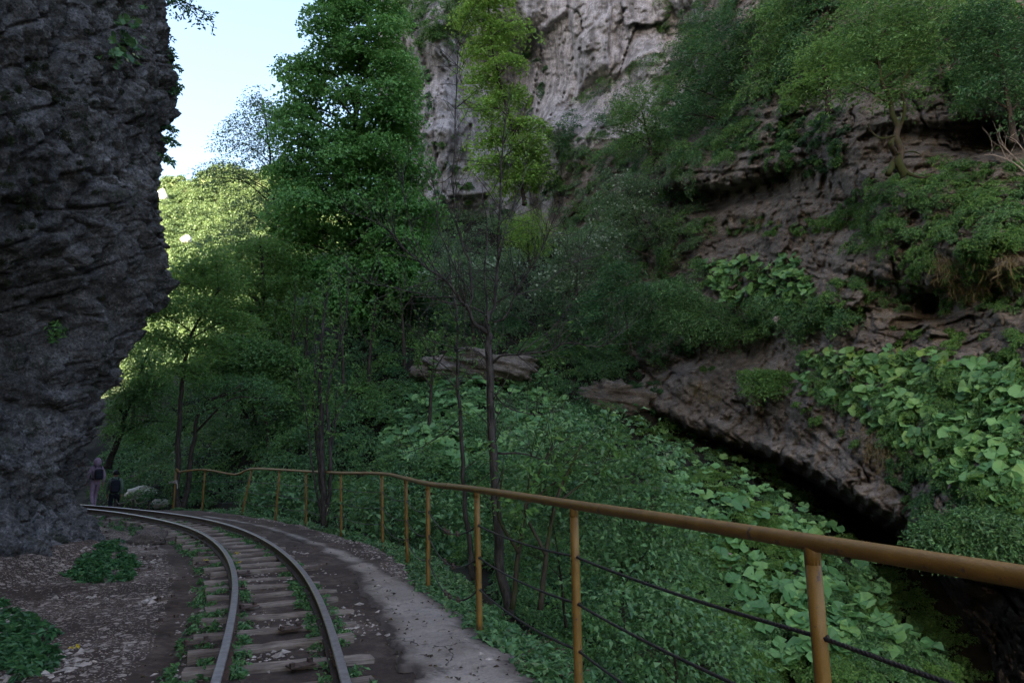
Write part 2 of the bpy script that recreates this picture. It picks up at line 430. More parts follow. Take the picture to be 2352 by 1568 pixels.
so = bpy.data.objects.new('sun', sl); COL.objects.link(so)
so.rotation_euler = Vector(SUN_DIR).to_track_quat('Z', 'Y').to_euler()
cd = bpy.data.cameras.new('camera'); cam = bpy.data.objects.new('camera', cd); COL.objects.link(cam); sc.camera = cam
cd.lens = 24; cd.sensor_width = 36; cd.clip_start = .05; cd.clip_end = 4000
cam.location = CAM; cam.rotation_euler = (math.pi / 2 + PITCH, 0, 0)

# ------------------------------------------------------------------ track and railing lines (plan)
ctr = np.array([(-.2, .6), (-.85, 2.7), (-1.5, 4.76), (-1.9, 5.95), (-2.5, 7.57), (-3.1, 9.06), (-3.84, 10.73), (-4.68, 12.33), (-5.78, 14.08), (-6.95, 15.66),
                (-8.4, 17.4), (-9.9, 18.9), (-11.5, 20.15), (-13, 21.1), (-15.5, 22.4), (-18, 23.4)])
tt = np.concatenate([[0], np.cumsum(np.linalg.norm(np.diff(ctr, axis=0), axis=1))])
pX, pY = np.polyfit(tt, ctr[:, 0], 4), np.polyfit(tt, ctr[:, 1], 4)
ts = np.linspace(0, tt[-1], 160)
TRK = np.stack([np.polyval(pX, ts), np.polyval(pY, ts)], -1)
TD = unit(np.gradient(TRK, axis=0)); TN = np.stack([TD[:, 1], -TD[:, 0]], -1)       # TN points to the gorge side
POST = [(2.25, -.6), (1.17, 2.6), (.43, 4.62), (-.29, 6.64), (-1.01, 8.65), (-1.57, 10.71), (-2.34, 12.85), (-3.56, 14.75), (-4.94, 16.9),
        (-6.16, 18.29), (-7.76, 20.09), (-9.45, 21.38), (-10.5, 21.73)]
EDGE = np.array([(9, -40), (6, -12)] + POST + [(-12.6, 22.7), (-15.5, 24.2), (-22, 26), (-40, 29), (-80, 36)], float)

def edge_dist(XY):
    """Signed distance to the railing line, positive over the gorge."""
    best = np.full(len(XY), 1e9); sg = np.ones(len(XY))
    for a, b in zip(EDGE[:-1], EDGE[1:]):
        d = b - a; t = np.clip(((XY - a) @ d) / (d @ d), 0, 1); q = a + t[:, None] * d
        r = np.linalg.norm(XY - q, axis=1); m = r < best - 1e-9
        s_ = np.sign(d[1] * (XY[:, 0] - a[0]) - d[0] * (XY[:, 1] - a[1]))
        best = np.where(m, r, best); sg = np.where(m, s_, sg)
    return best * sg
def track_dist(XY):
    d = np.full(len(XY), 1e9); s_ = np.zeros(len(XY))
    for p, n in zip(TRK[::2], TN[::2]):
        v = XY - p; r = np.linalg.norm(v, axis=1); m = r < d
        d = np.where(m, r, d); s_ = np.where(m, v @ n, s_)
    return np.where(d < 3, s_, np.sign(s_) * d)

# ------------------------------------------------------------------ ground: ledge, ravine and slopes in one sheet
CT = [(430, 470, 19), (380, 450, 23), (480, 372, 29), (450, 352, 31), (520, 352, 31), (560, 405, 28), (620, 428, 27), (690, 440, 26.5), (741, 460, 23.5), (777, 493, 20.5), (807, 512, 18.7), (841, 535, 16.6), (868, 562, 14.8), (820, 560, 16.5), (860, 610, 13.6),
      (950, 668, 12), (560, 520, 15.5), (620, 600, 12.5), (700, 645, 12), (780, 665, 11.5), (520, 560, 12.5), (900, 690, 10),
      (360, 313, 36), (420, 332, 36), (330, 430, 27), (280, 485, 26), (230, 490, 29), (250, 410, 36), (300, 345, 42), (250, 320, 60), (450, 240, 46), (520, 205, 48),
      (560, 250, 42), (600, 330, 35), (650, 355, 33), (360, 250, 50), (300, 260, 70), (200, 440, 46), (190, 400, 70), (165, 380, 95)]
cx = [at(*c) for c in CT]
cx += [np.array(p) for p in ((-16, 30, -1.0), (-13, 27, -1.1), (-6, 24, -1.3), (-1, 17, -1.6), (3, 12, -3.2), (5, 8, -4.6), (6.5, 3, -6), (8, -8, -7), (14, 8, -6), (13, 16, -4), (8.6, 12.6, -8), (10.2, 15, -7.5), (11, 10, -9), (7.8, 9.6, -8), (9.5, 19, -4.5),
                             (12, 24, 2), (14, 34, 6), (10, 50, 16), (-24, 40, -.6), (-40, 60, 2), (-60, 90, 8), (-30, 100, 18), (10, 90, 34), (60, 60, 30), (50, 10, 10), (-60, 40, 4), (20, -30, 0))]
cx = np.array(cx)
T_ = RBF(cx[:, :2], cx[:, 2])
def ground_z(XY):
    XY = np.asarray(XY, float); d = edge_dist(XY); P3 = np.column_stack([XY, np.zeros(len(XY))])
    far = np.linalg.norm(XY, axis=1)
    tz = T_(np.clip(XY, -90, 110)) + fbm(P3 * .22, 3) * .5 * sm(1, 5, d) + fbm(P3 * 1.1, 3) * .16
    s_ = track_dist(XY)
    led = fbm(P3 * .9, 3) * .035 + fbm(P3 * 4.5 + 3, 3) * .014 + fbm(P3 * 14, 2) * .006
    tr = sm(1.15, .85, np.abs(s_)); led = led * (1 - .55 * tr) - .022 * tr - .10 * sm(-.5, -.95, s_) + .03 * sm(1.0, 1.8, s_)
    led = led + (.28 * sm(-6.2, -7.4, XY[:, 0]) + .10 * sm(-2.8, -5, s_)) * sm(14.5, 12.5, XY[:, 1]) * sm(-1.3, -2.4, s_)      # rises to the foot of the cliff
    led = led - .9 * sm(19, 30, XY[:, 1]) * sm(-10, -14, XY[:, 0]) * sm(.4, 1.3, s_)
    led = led - .22 * sm(-.35, .5, d)
    k = sm(.25, 3.4, d)
    return led * (1 - k) + np.where(far > 95, tz + (8 - tz) * sm(95, 160, far), tz) * k
ang = np.radians(np.concatenate([np.arange(-180, -46, 6), np.arange(-46, 44, .15), np.arange(44, 180.1, 6)]))
rad = np.concatenate([np.arange(.2, 1.6, .3), 1.6 * np.exp(np.arange(0, math.log(120 / 1.6), .0125)), [140, 180, 260, 500, 1000, 2200]])
A_, R_ = np.meshgrid(ang, rad)
GXY = np.stack([(R_ * np.sin(A_)).ravel(), (R_ * np.cos(A_)).ravel()], -1)
GZ = ground_z(GXY)
gF = grid_faces(len(rad), len(ang))[:, ::-1]
gd = edge_dist(GXY[gF].mean(1))
ground = mesh('ground', np.column_stack([GXY, GZ]), gF, mats=[M['earth'], M['slope']], midx=(gd > .55).astype(int), smooth=True)
tag(ground, kind='structure')
gs = track_dist(GXY); at_ = ground.data.attributes.new('chips', 'FLOAT', 'POINT'); at_.data.foreach_set('value', np.clip(.22 + .55 * sm(-.9, -1.5, gs) + .10 * (np.abs(gs) < .9) + .4 * sm(-.6, -.1, edge_dist(GXY)), 0, 1).astype(np.float32))

# concrete footpath beside the track: a sheet with a broken, wandering edge just above the earth
Lp = np.array([(-.10, 3.6), (-.52, 4.6), (-.78, 5.25), (-1.12, 6.41), (-1.52, 7.64), (-1.95, 8.87), (-2.5, 10.19), (-3.2, 11.6), (-4.3, 13.6), (-5.6, 15.6), (-7.2, 17.6), (-8.9, 19.3)])
Rp = np.array([(.85, 3.3), (.44, 4.6), (.24, 5.25), (0, 6.0), (-.42, 7.1), (-.95, 8.5), (-1.5, 9.9), (-2.05, 11.1), (-3.3, 13.2), (-4.7, 15.3), (-6.3, 17.4), (-8.0, 19.1)])
nL = spline(Lp, 24); nR = spline(Rp, 24); nc = 44
u = np.linspace(0, 1, nc)[None, :, None]
PP = nL[:, None] * (1 - u) + nR[:, None] * u
flat = PP.reshape(-1, 2); P3 = np.column_stack([flat, np.zeros(len(flat))])
uu = np.broadcast_to(u[..., 0], PP.shape[:2]).ravel(); vv = np.repeat(np.linspace(0, 1, len(nL)), nc)
hide = np.minimum(uu, 1 - uu) * 2.2 - .10 + .26 * fbm(P3 * 1.7, 5, .6) + .10 * fbm(P3 * 11, 3) - .55 * sm(.42, .62, vv) + .25 * fbm(P3 * .9 + 8, 2) * sm(.4, .6, vv)
pz = ground_z(flat) ; PV = np.column_stack([flat, np.maximum(pz, 0) * .35 + .028 + .0])
pf = grid_faces(len(nL), nc); keep = (hide[pf].mean(1) > 0)
PV[:, 2] = np.where(hide > .10, np.maximum(PV[:, 2], pz + .012), pz + .006)
path = mesh('path', PV, pf[keep][:, ::-1], M['concrete'], smooth=True); tag(path, kind='structure')
ids_ = hide; at_ = path.data.attributes.new('edge', 'FLOAT', 'POINT'); at_.data.foreach_set('value', np.clip(hide * .8, 0, 1).astype(np.float32)[:len(path.data.vertices)])

# ------------------------------------------------------------------ railway track
track = empty('railway_track', (-1.5, 4.76, 0))
tag(track, 'curved narrow gauge railway track with rusty rails and weathered wooden sleepers', 'railway track')
prof = np.array([(-.055, 0), (.055, 0), (.055, .010), (.012, .020), (.010, .090), (.030, .098), (.034, .108), (.034, .122), (.028, .130), (-.028, .130), (-.034, .122),
                 (-.034, .108), (-.030, .098), (-.010, .090), (-.012, .020), (-.055, .010)])
for side in (-1, 1):
    c = TRK + TN * .41 * side
    wob = .004 * np.sin(ts * .9 + side)
    V = []
    for i in range(len(c)):
        n = TN[i]
        for a, h in prof: V.append((c[i, 0] + n[0] * (a + wob[i]), c[i, 1] + n[1] * (a + wob[i]), .022 + h + .006 * math.sin(ts[i] * .7 + 2 * side)))
    k = len(prof); i = np.arange(len(c) - 1)[:, None] * k; j = np.arange(k)[None]; j2 = (j + 1) % k
    F = np.stack([i + j, i + j2, i + k + j2, i + k + j], -1).reshape(-1, 4)
    mi = np.isin(np.tile(np.arange(k), len(c) - 1), [7, 8, 9]).astype(int)
    mesh('rail', V, F, None, track, mats=[M['rail_rust'], M['rail_top']], midx=mi)
    for tq in ((6.3, 14.5) if side < 0 else (5.2, 13.4)):
        q = np.array([np.interp(tq, ts, c[:, 0]), np.interp(tq, ts, c[:, 1])]); ii = int(np.argmin(abs(ts - tq))); n, d = TN[ii], TD[ii]
        Rm = np.array([[n[0], d[0], 0], [n[1], d[1], 0], [0, 0, 1]])
        for s_ in (-1, 1):
            fp = MB(); fp.box((q[0] + n[0] * .024 * s_, q[1] + n[1] * .024 * s_, .076), (.018, .42, .055), Rm)
            for b in (-.15, -.05, .05, .15): fp.box((q[0] + n[0] * .04 * s_ + d[0] * b, q[1] + n[1] * .04 * s_ + d[1] * b, .078), (.02, .024, .024), Rm)
            fp.build('fishplate', M['iron'], track)

pos = 3.55; q = 0
while pos < tt[-1]:
    i = int(np.argmin(abs(ts - pos))); yaw = rng.normal(0, .035); n = TN[i]; d = TD[i]
    ca, sa = math.cos(yaw), math.sin(yaw); n2 = np.array([n[0] * ca - n[1] * sa, n[0] * sa + n[1] * ca]); d2 = np.array([-n2[1], n2[0]])
    Rm = np.array([[n2[0], d2[0], 0], [n2[1], d2[1], 0], [0, 0, 1]])
    Lh, Wd = rng.uniform(1.32, 1.52), rng.uniform(.125, .160); off = rng.normal(-.03, .035)
    c = np.array([np.interp(pos, ts, TRK[:, 0]), np.interp(pos, ts, TRK[:, 1])]) + n2 * off
    # one hewn sleeper: a long block with uneven edges
    nx = 15; xs = np.linspace(-Lh / 2, Lh / 2, nx); ring = []
    e = rng.normal(0, .006, (nx, 2)).cumsum(0) * .5
    sec = np.array([(-.5, -1), (.5, -1), (.5, -.16), (.43, 0), (-.43, 0), (-.5, -.16)])
    for a, x in enumerate(xs):
        sh = .94 if a in (0, nx - 1) else 1
        for y, z in sec: ring.append((x + rng.normal(0, .006), y * Wd * sh + e[a, 0], .022 + z * .13 + (e[a, 1] - .004 if z > -.5 else 0) + rng.normal(0, .003)))
    V = np.array(ring); k = 6
    ii = np.arange(nx - 1)[:, None] * k; jj = np.arange(k)[None]; j2 = (jj + 1) % k
    F = np.stack([ii + jj, ii + j2, ii + k + j2, ii + k + jj], -1).reshape(-1, 4)[:, ::-1]
    o = mesh('sleeper', V, [F, np.array([[0, 1, 2, 3, 4, 5], [k * (nx - 1) + z for z in (5, 4, 3, 2, 1, 0)]])], M['sleeper'], track, smooth=False)
    o.matrix_parent_inverse = Matrix.Identity(4)
    o.matrix_local = Matrix.Translation((c[0] - track.location.x, c[1] - track.location.y, 0)) @ Matrix(((Rm[0, 0], Rm[0, 1], 0, 0), (Rm[1, 0], Rm[1, 1], 0, 0), (0, 0, 1, rng.normal(0, .004)), (0, 0, 0, 1)))
    if pos < 17:
        for s_ in (-1, 1):
            sp = MB(); pc_ = n2 * (s_ * .41 - off) + c
            sp.box((pc_[0], pc_[1], .0235), (.20, .11, .012), Rm, .001)
            for t_ in (-1, 1): sp.box((pc_[0] + n2[0] * t_ * .082 + d2[0] * .02 * t_, pc_[1] + n2[1] * t_ * .082 + d2[1] * .02 * t_, .040), (.034, .036, .034), Rm, .002)
            spo = sp.build('rail_clip', M['iron'], None, origin=(pc_[0], pc_[1], 0)); spo.parent = o
            spo.matrix_parent_inverse = (Matrix.Translation(track.location) @ o.matrix_local).inverted()
    pos += rng.uniform(.565, .645)

# ------------------------------------------------------------------ guard railing
rail = empty('guard_railing', (-.29, 6.64, 0))
tag(rail, 'ochre painted pipe railing with dark sagging steel cables along the gorge edge', 'railing')
tops2 = [None, (1865, 1262), (1318, 1168), (1095, 1130), (983, 1115), (932, 1102), (877, 1090), (783, 1088), (703, 1084), (642, 1080), (578, 1078), (471, 1080), (405, 1078)]
TOPS = []
for p, t2 in zip(POST, tops2):
    if t2 is None: TOPS.append(np.array([p[0], p[1], 1.24])); continue
    v = at2(t2[0], t2[1], p[1]); TOPS.append(v)
BASES = []
for i, (p, t) in enumerate(zip(POST, TOPS)):
    z = float(ground_z([p])[0]); b = np.array([p[0], p[1], z - .12])
    if i in (1, 2): b = np.array([t[0] + .02, t[1], z - .12])
    BASES.append(b)
    mb = MB(); mb.tube(np.linspace(b, t - np.array([0, 0, .012]), 5), .0285, 14)
    mb.tube(np.array([t - (0, 0, .05), t + (0, 0, .004), t + (-.016, 0, .026)]), [.029, .030, .011], 12)      # saddle weld
    po = mb.build('post', M['paint'], rail, smooth=True)
    if i == 10: po['label'] = 'post leaning to the right'
    if 1 <= i <= 9:
        for dz in (.30, .59, .875):
            g = MB()
            f = dz / max(t[2] - b[2], .1); q = t + (b - t) * f
            side = np.array([.6, -.75, 0]) if i < 8 else np.array([.9, -.4, 0])
            g.tube(np.array([q + side * .025, q + side * .034]), [.011, .013], 10)
            go = g.build('cable_hole', M['iron'], None); go.parent = po
            go.matrix_parent_inverse = (Matrix.Translation(rail.location) @ po.matrix_parent_inverse).inverted()
# handrail: one bent pipe running over the post tops, sagging where a span is bent
H = [TOPS[0], TOPS[1], TOPS[2], TOPS[3], TOPS[4], TOPS[5], TOPS[6], TOPS[7], TOPS[8], TOPS[9], TOPS[10], at2(549, 1089, 20.45), at2(530, 1090, 20.7), TOPS[11], at2(424, 1083, 21.55), at2(413, 1085, 21.65), TOPS[12]]
H = np.array(H); H[:, 2] += .028
Hs = np.vstack([H[0] + (H[0] - H[1]) * .4, H]); Hs = spline(Hs, 10)
mb = MB(); mb.tube(Hs, .0315, 16); hr = mb.build('handrail', M['paint'], rail, smooth=True)
for a, b, f in ((0, 1, .74), (3, 4, .55)):
    q = H[a] + (H[b] - H[a]) * f; j = int(np.argmin(np.linalg.norm(Hs - q, axis=1))); d = unit(Hs[min(j + 1, len(Hs) - 1)] - Hs[j - 1]); q = Hs[j]
    wr = MB(); wr.tube(np.array([q - d * .014, q - d * .005, q + d * .006, q + d * .013]), [.032, .0365, .036, .032], 16)
    wo = wr.build('weld_collar', M['paint'], None, smooth=True); wo.parent = hr; wo.matrix_parent_inverse = (Matrix.Translation(rail.location) @ hr.matrix_parent_inverse).inverted()
SAG = {(4, 3): .17, (5, 4): .07, (6, 5): .06, (3, 2): .03, (2, 1): .02, (7, 6): .04, (1, 0): .02}
for ci, dz in enumerate((.30, .59, .875)):
    pts = []
    for i in range(len(POST) - 1):
        def hole(k):
            t, b = TOPS[k], BASES[k]; return t + (b - t) * (dz / max(t[2] - b[2], .1))
        a, b = hole(i), hole(i + 1); sg = SAG.get((i + 1, i), .05) * (1 + .25 * ci)
        for f in np.linspace(0, 1, 12, endpoint=False): pts.append(a + (b - a) * f - np.array([0, 0, sg * 4 * f * (1 - f)]))
    pts.append(hole(len(POST) - 1))
    pts = np.array(pts); mb = MB(); mb.tube(pts, .0072, 8)
    # the lay of the wire strands near the viewer
    near = resample(pts[:40], .006); 
    for ph in range(3):
        T = unit(np.gradient(near, axis=0)); U = unit(np.cross(T, (0, 0, 1.0))); W = np.cross(T, U); a = np.arange(len(near)) * .006 / .055 * 2 * math.pi + ph * 2 * math.pi / 3
        mb.tube(near + .0045 * (np.cos(a)[:, None] * U + np.sin(a)[:, None] * W), .0048, 5)
    cab = mb.build('cable', M['cable'], rail, smooth=True)
    base = 3 * 12
    for f in ((.28, .42, .52) if ci != 1 else (.36, .5)):
        q = pts[base + 2 + int(f * 10)]; d = unit(pts[base + 3 + int(f * 10)] - q)
        U = unit(np.cross(d, (0, 0, 1.0))); Rm = np.column_stack([d, U, np.cross(d, U)])
        cl = MB(); cl.box(q, (.05, .03, .034), Rm, .001); cl.box(q + d * .03 + (0, 0, .012), (.016, .022, .05), Rm, .001)
        co = cl.build('cable_clamp', M['iron'], None); co.parent = cab; co.matrix_parent_inverse = (Matrix.Translation(rail.location) @ cab.matrix_parent_inverse).inverted()

# ------------------------------------------------------------------ left cliff: an overhanging wall that turns away at the bend
silh = np.array([(z_, x_) for x_, z_ in []]) if False else None
sil = np.array([(93, 520), (95, 500), (99, 460), (105, 430), (111, 412), (120, 390), (127, 365), (131, 348), (140, 318), (146, 300), (157, 275), (160, 240), (161, 200), (160, 174), (165, 150), (169, 130), (173, 103), (167, 80), (162, 45), (152, 5), (148, -40), (140, -100)], float)
YC = 12.6
sw = at(sil[:, 0], sil[:, 1], YC)
zs_, xs_ = sw[:, 2], sw[:, 0]
o_ = np.argsort(zs_); zs_, xs_ = zs_[o_], xs_[o_]
def corner_x(z):
    x = np.interp(z, zs_, xs_); return x - np.maximum(z - 12, 0) * .30 - np.maximum(z - 35, 0) * .25
plan = np.array([(-80, -75), (-45, -52), (-14, -36), (-6, -22), (-3.0, -14), (-2.6, -11), (-6.5, -7), (-8.4, 2), (-7.75, 7), (-7.4, 9.2), (-7.15, 11.0), (-7.12, 11.9), (-7.3, 12.6), (-7.9, 13.2), (-9.2, 14.0), (-11.5, 15.6), (-15, 18), (-22, 20), (-38, 23), (-70, 28), (-140, 40)])  # unseen spur behind the camera added to block rear light from the ledge
pl = spline(plan, 40)
Ld = np.concatenate([[0], np.cumsum(np.linalg.norm(np.diff(pl, axis=0), axis=1))])
den = np.where((pl[:, 1] > 6.5) & (pl[:, 1] < 14.2) & (pl[:, 0] > -10), 1 / .028, 1 / 1.6)
den = np.where((pl[:, 1] > 0) & (pl[:, 1] <= 6.5), 1 / .12, den); den = np.where((pl[:, 0] <= -9.6) & (pl[:, 0] > -16) & (pl[:, 1] > 13), 1 / .07, den)
cum = np.concatenate([[0], np.cumsum(np.diff(Ld) * .5 * (den[1:] + den[:-1]))])
q = np.linspace(0, cum[-1], int(cum[-1])); lq = np.interp(q, cum, Ld)
px_, py_ = np.interp(lq, Ld, pl[:, 0]), np.interp(lq, Ld, pl[:, 1])
zz = np.concatenate([np.arange(-1.2, 11.6, .030), 11.6 * np.exp(np.linspace(.03, math.log(82 / 11.6), 36))])  # wall carried far above view to keep the sun off the gorge
ref = -7.12
dx = np.gradient(px_); dy = np.gradient(py_); nn_ = np.hypot(dx, dy) + 1e-9; NX, NY = dy / nn_, -dx / nn_        # faces the track
Xg = px_[None] + 0 * zz[:, None]; Yg = py_[None] + 0 * zz[:, None]; Zg = zz[:, None] + 0 * px_[None]
lean = corner_x(zz)[:, None] - ref
bel = np.exp(-((py_ - 10.5) / 9.0) ** 2)[None]; bel = np.where((px_ < -9)[None] & (py_ > 13)[None], .6, bel)
Xg = Xg + lean * np.maximum(bel, .35)
foot = .26 * np.exp(-((zz - .1) / .5) ** 2)[:, None] * np.ones_like(Xg)
VP = np.stack([Xg, Yg, Zg], -1).reshape(-1, 3)
Nv = np.stack([np.broadcast_to(NX, Xg.shape), np.broadcast_to(NY, Xg.shape), np.zeros_like(Xg)], -1).reshape(-1, 3)
Q = VP @ np.array([[1, 0, 0], [0, .80, .60], [0, -.60, .80]])             # beds tilted along the wall
f1, f2, cid = worley(Q * np.array([2.3, 2.3, 1.1]) + .25 * fbm(VP * 1.3, 3)[:, None]); F1 = worley.fac
g1, g2, gid = worley(Q * np.array([5.4, 5.4, 2.6]) + .3 * fbm(VP * 3, 3)[:, None]); F2 = worley.fac
fade = sm(14, 10, VP[:, 2]) * .75 + .25
Qs = VP @ np.array([[1, 0, 0], [0, .80, -.60], [0, .60, .80]]) * np.array([1, 2.0, .72])
und = 1.5 * np.exp(-((VP[:, 2] - 3.0) / 1.3) ** 2) * sm(12.2, 10.2, VP[:, 1]) * (VP[:, 1] > -2)
worley(Qs * 12 + .3 * fbm(VP * 5, 2)[:, None]); F5 = worley.fac
shade_hang = 3.9 * np.exp(-((VP[:, 2] - 16.5) / 4.2) ** 2) * sm(12.0, 10.5, VP[:, 1]) * sm(-16, -8, VP[:, 1])  # overhang above view, added to shade the ledge and lower rock
disp = .46 * fbm(VP * .40, 3) + fade * (.20 * billow(Qs * 1.25 + .3 * fbm(VP, 2)[:, None], 2, .5) + .10 * F1 + .07 * F2 + .055 * billow(Qs * 4.6 + 7, 4, .6) + .035 * F5 + .018 * fbm(VP * 12, 3, .6))
disp = disp - .22 * fade * sm(.10, 0, f2 - f1) * (cid > .55)
disp = disp + foot.ravel() + 1.6 * fbm(VP * .07, 3) * sm(12, 20, VP[:, 2]) - .12 + .34 * sm(2.4, 5.0, VP[:, 2]) * sm(14, 11, VP[:, 2]) - und + shade_hang
VP = VP + Nv * disp[:, None]
VP[:, 2] += .10 * fbm(VP * .9, 2) * sm(13, 11, VP[:, 2])
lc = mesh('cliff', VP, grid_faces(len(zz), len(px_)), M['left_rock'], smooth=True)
tag(lc, 'dark overhanging grey limestone cliff beside the track on the left', 'cliff', kind='structure')

# ------------------------------------------------------------------ right-hand gorge wall and the pale cliff behind it
CD = [  # photo position -> distance in metres
    (1000, -60, 19), (1000, 0, 17), (1000, 60, 16.5), (1000, 98, 15.6), (1000, 112, 15.4), (1000, 126, 19.6), (1000, 143, 19.2), (1000, 158, 15.2), (1000, 205, 14.4), (1000, 252, 13.8), (1000, 268, 14.0), (1000, 284, 15.4),
    (1000, 302, 15.5), (1000, 314, 14.3), (1000, 365, 14.0), (1000, 378, 13.6), (1000, 440, 12.2), (1000, 530, 10.9), (1000, 552, 11.0), (1000, 585, 16.5), (1000, 640, 18), (1000, 690, 18),
    (930, 100, 17.6), (930, 130, 17.8), (930, 165, 17.0), (930, 225, 15.6), (930, 260, 15.4), (930, 285, 15.6), (930, 298, 18.2), (930, 312, 18.0), (930, 325, 15.6), (930, 360, 15.3), (930, 420, 14.2), (930, 480, 13.6), (930, 520, 13.1), (930, 535, 13.3), (930, 550, 20), (930, 600, 22), (930, 690, 22),
    (850, -60, 25), (850, 0, 23), (850, 70, 21.5), (850, 110, 20.0), (850, 150, 19.6), (850, 200, 19.8), (850, 226, 19.6), (850, 262, 18.6), (850, 300, 18.4), (850, 340, 18.2), (850, 362, 17.6), (850, 420, 16.7), (850, 470, 16.2), (850, 560, 27), (850, 690, 27),
    (800, 355, 20.4), (800, 372, 20.6), (800, 395, 19.4), (800, 438, 19.0), (800, 540, 30), (800, 200, 22), (800, 130, 22.6), (800, 300, 21.0),
    (745, -60, 34), (745, 20, 29), (745, 95, 27.2), (745, 140, 26.0), (745, 222, 26), (745, 262, 25.2), (745, 300, 24.4), (745, 330, 24.6), (745, 352, 25.0), (745, 366, 23.6), (745, 400, 22.8), (745, 500, 34), (745, 690, 34),
    (690, 340, 27.2), (690, 352, 29.4), (690, 372, 26.6), (690, 500, 37),
    (650, -60, 42), (650, 60, 39.5), (650, 130, 37), (650, 160, 35.5), (650, 210, 34), (650, 300, 32), (650, 335, 30.6), (650, 352, 30.0), (645, 375, 30.5), (650, 500, 40),
    (600, 370, 36.5), (600, 395, 36.5), (570, 378, 36), (570, 398, 37), (600, 340, 33.5), (600, 300, 35), (600, 220, 38), (600, 160, 39.5),
    (560, 130, 42), (560, 200, 43), (560, 300, 40), (560, 340, 38), (560, 420, 42), (560, 690, 42), (650, 690, 36),
    (680, -200, 46), (690, 30, 40), (690, 80, 38.6), (620, 0, 43), (620, 60, 42.4), (620, 110, 41.6), (580, 0, 45.4), (580, 60, 45), (585, 110, 44.4), (572, 122, 43.6), (590, 128, 40.4), (620, 132, 40.0), (560, 110, 46), (540, 100, 49.5), (530, 40, 51), (515, 0, 48), (500, 100, 55), (515, 130, 54), (520, 60, 53),
    (480, 60, 54), (470, 30, 52), (450, 30, 50.5), (435, 50, 50.5), (430, 130, 49.6), (445, 100, 49.8), (470, 120, 50.4), (470, 190, 49), (435, 200, 48.8), (415, 60, 54), (410, 200, 54), (400, 100, 55), (380, 120, 56), (380, 0, 57), (380, 220, 56), (400, -100, 62), (450, -60, 60), (520, -100, 62), (600, -150, 54),
    (450, 300, 60), (450, 690, 60), (400, 400, 80), (380, 600, 90), (600, -500, 110), (850, -450, 66), (1000, -500, 58), (850, -160, 40), (1000, -160, 34), (745, -200, 52), (650, -200, 60), (450, -500, 85), (400, -500, 95),
    (1200, -400, 44), (1200, -150, 27), (1200, 0, 14), (1200, 300, 11.4), (1200, 530, 9.2), (1200, 690, 12), (1400, 0, 10.5), (1400, 400, 8.6), (1400, 690, 9.4), (1700, 0, 7.5), (1700, 690, 7.2), (1700, -500, 24), (1400, -500, 34)]
LIP = np.array([(630, 402, 30.5), (650, 412, 28.6), (690, 430, 25.6), (745, 447, 22.2), (800, 467, 18.9), (850, 495, 16.4), (905, 524, 14.3), (922, 534, 13.5)])
for x in np.arange(630, 923, 14):
    y, q = np.interp(x, LIP[:, 0], LIP[:, 1]), np.interp(x, LIP[:, 0], LIP[:, 2]); CD += [(x, y - 22, q * 1.01), (x, y, q), (x, y + 11, q * 1.38)]
for x in np.arange(672, 790, 14):
    y, q = np.interp(x, [672, 710, 745, 790], [186, 188, 180, 166]), np.interp(x, [672, 745, 790], [30, 25, 22.6]); CD += [(x, y - 14, q), (x, y, q), (x, y + 9, q * 1.10), (x, y + 26, q * 1.03)]
CD = np.array(CD, float)
D_ = RBF(CD[:, :2] / 100, np.log(CD[:, 2]))
gx = np.concatenate([np.arange(378, 560, 1.5), np.arange(560, 1040, 1.35), np.arange(1045, 1100, 5), np.arange(1110, 1710, 20)])
gy = np.concatenate([np.arange(-520, -20, 20), np.arange(-20, 300, 1.5), np.arange(300, 690, 1.35)])
GX, GY = np.meshgrid(gx, gy)
dist = np.exp(D_(np.column_stack([GX.ravel(), GY.ravel()]) / 100))
CP = at(GX.ravel(), GY.ravel(), dist)
zq = CP[:, 2] - .42 * (CP[:, 1] - 15)                        # height above the dipping beds
B = np.column_stack([CP[:, 0] * .45, CP[:, 1] * .45, zq * 1.0])
right = sm(43, 37, dist)                                     # 1 on the brown wall, 0 on the pale cliff
wv = .32 * fbm(B * .5, 3)
ter = zq * .95 + wv; fr = ter - np.floor(ter); led = sm(0, .18, fr) * (1 - fr)         # stepped beds, each undercut
ter2 = zq * 2.9 + 1.4 * wv; fr2 = ter2 - np.floor(ter2); led2 = sm(0, .25, fr2) * (1 - fr2)
ter3 = zq * 5.6 + 1.1 * wv + .5 * fbm(CP * .9, 2); fr3 = ter3 - np.floor(ter3); led3 = sm(0, .3, fr3) * (1 - fr3)
al = CP[:, 1] * .9 - CP[:, 0] * .4
def blocks(t, jf, seed):
    k = np.floor(t); hk = np.abs(np.sin(k * 127.1 + seed) * 43758.5) % 1; u_ = al * jf * (.6 + .9 * hk) + hk * 50 + .35 * fbm(CP * .8 + seed, 3); j = np.floor(u_)
    hj = np.abs(np.sin(k * 311.7 + j * 74.7 + seed) * 43758.5) % 1; fz, fu = t - k, u_ - j
    return (hj - .5) * sm(0, .12, fz) * sm(1, .86, fz) * sm(0, .07, fu) * sm(1, .93, fu), sm(.05, 0, np.minimum(fu, 1 - fu)) * (hk > .35), sm(.10, 0, np.minimum(fz, 1 - fz))
b1, j1, e1 = blocks(ter, .55, 1.0); b2_, j2, e2 = blocks(ter2, 1.3, 2.0)
f1, f2, cid = worley(B * np.array([.95, .95, .85]) + .3 * fbm(CP * .9, 3)[:, None]); F1 = worley.fac; g1, g2, gid = worley(CP * np.array([1.7, 1.7, 2.3]) + .3 * fbm(CP * 2, 2)[:, None]); F2 = worley.fac; worley(CP * np.array([4.6, 4.6, 5.5]) + .3 * fbm(CP * 4, 2)[:, None]); F3 = worley.fac
amp = .6 + .75 * fbm(CP * .21 + 5, 3)
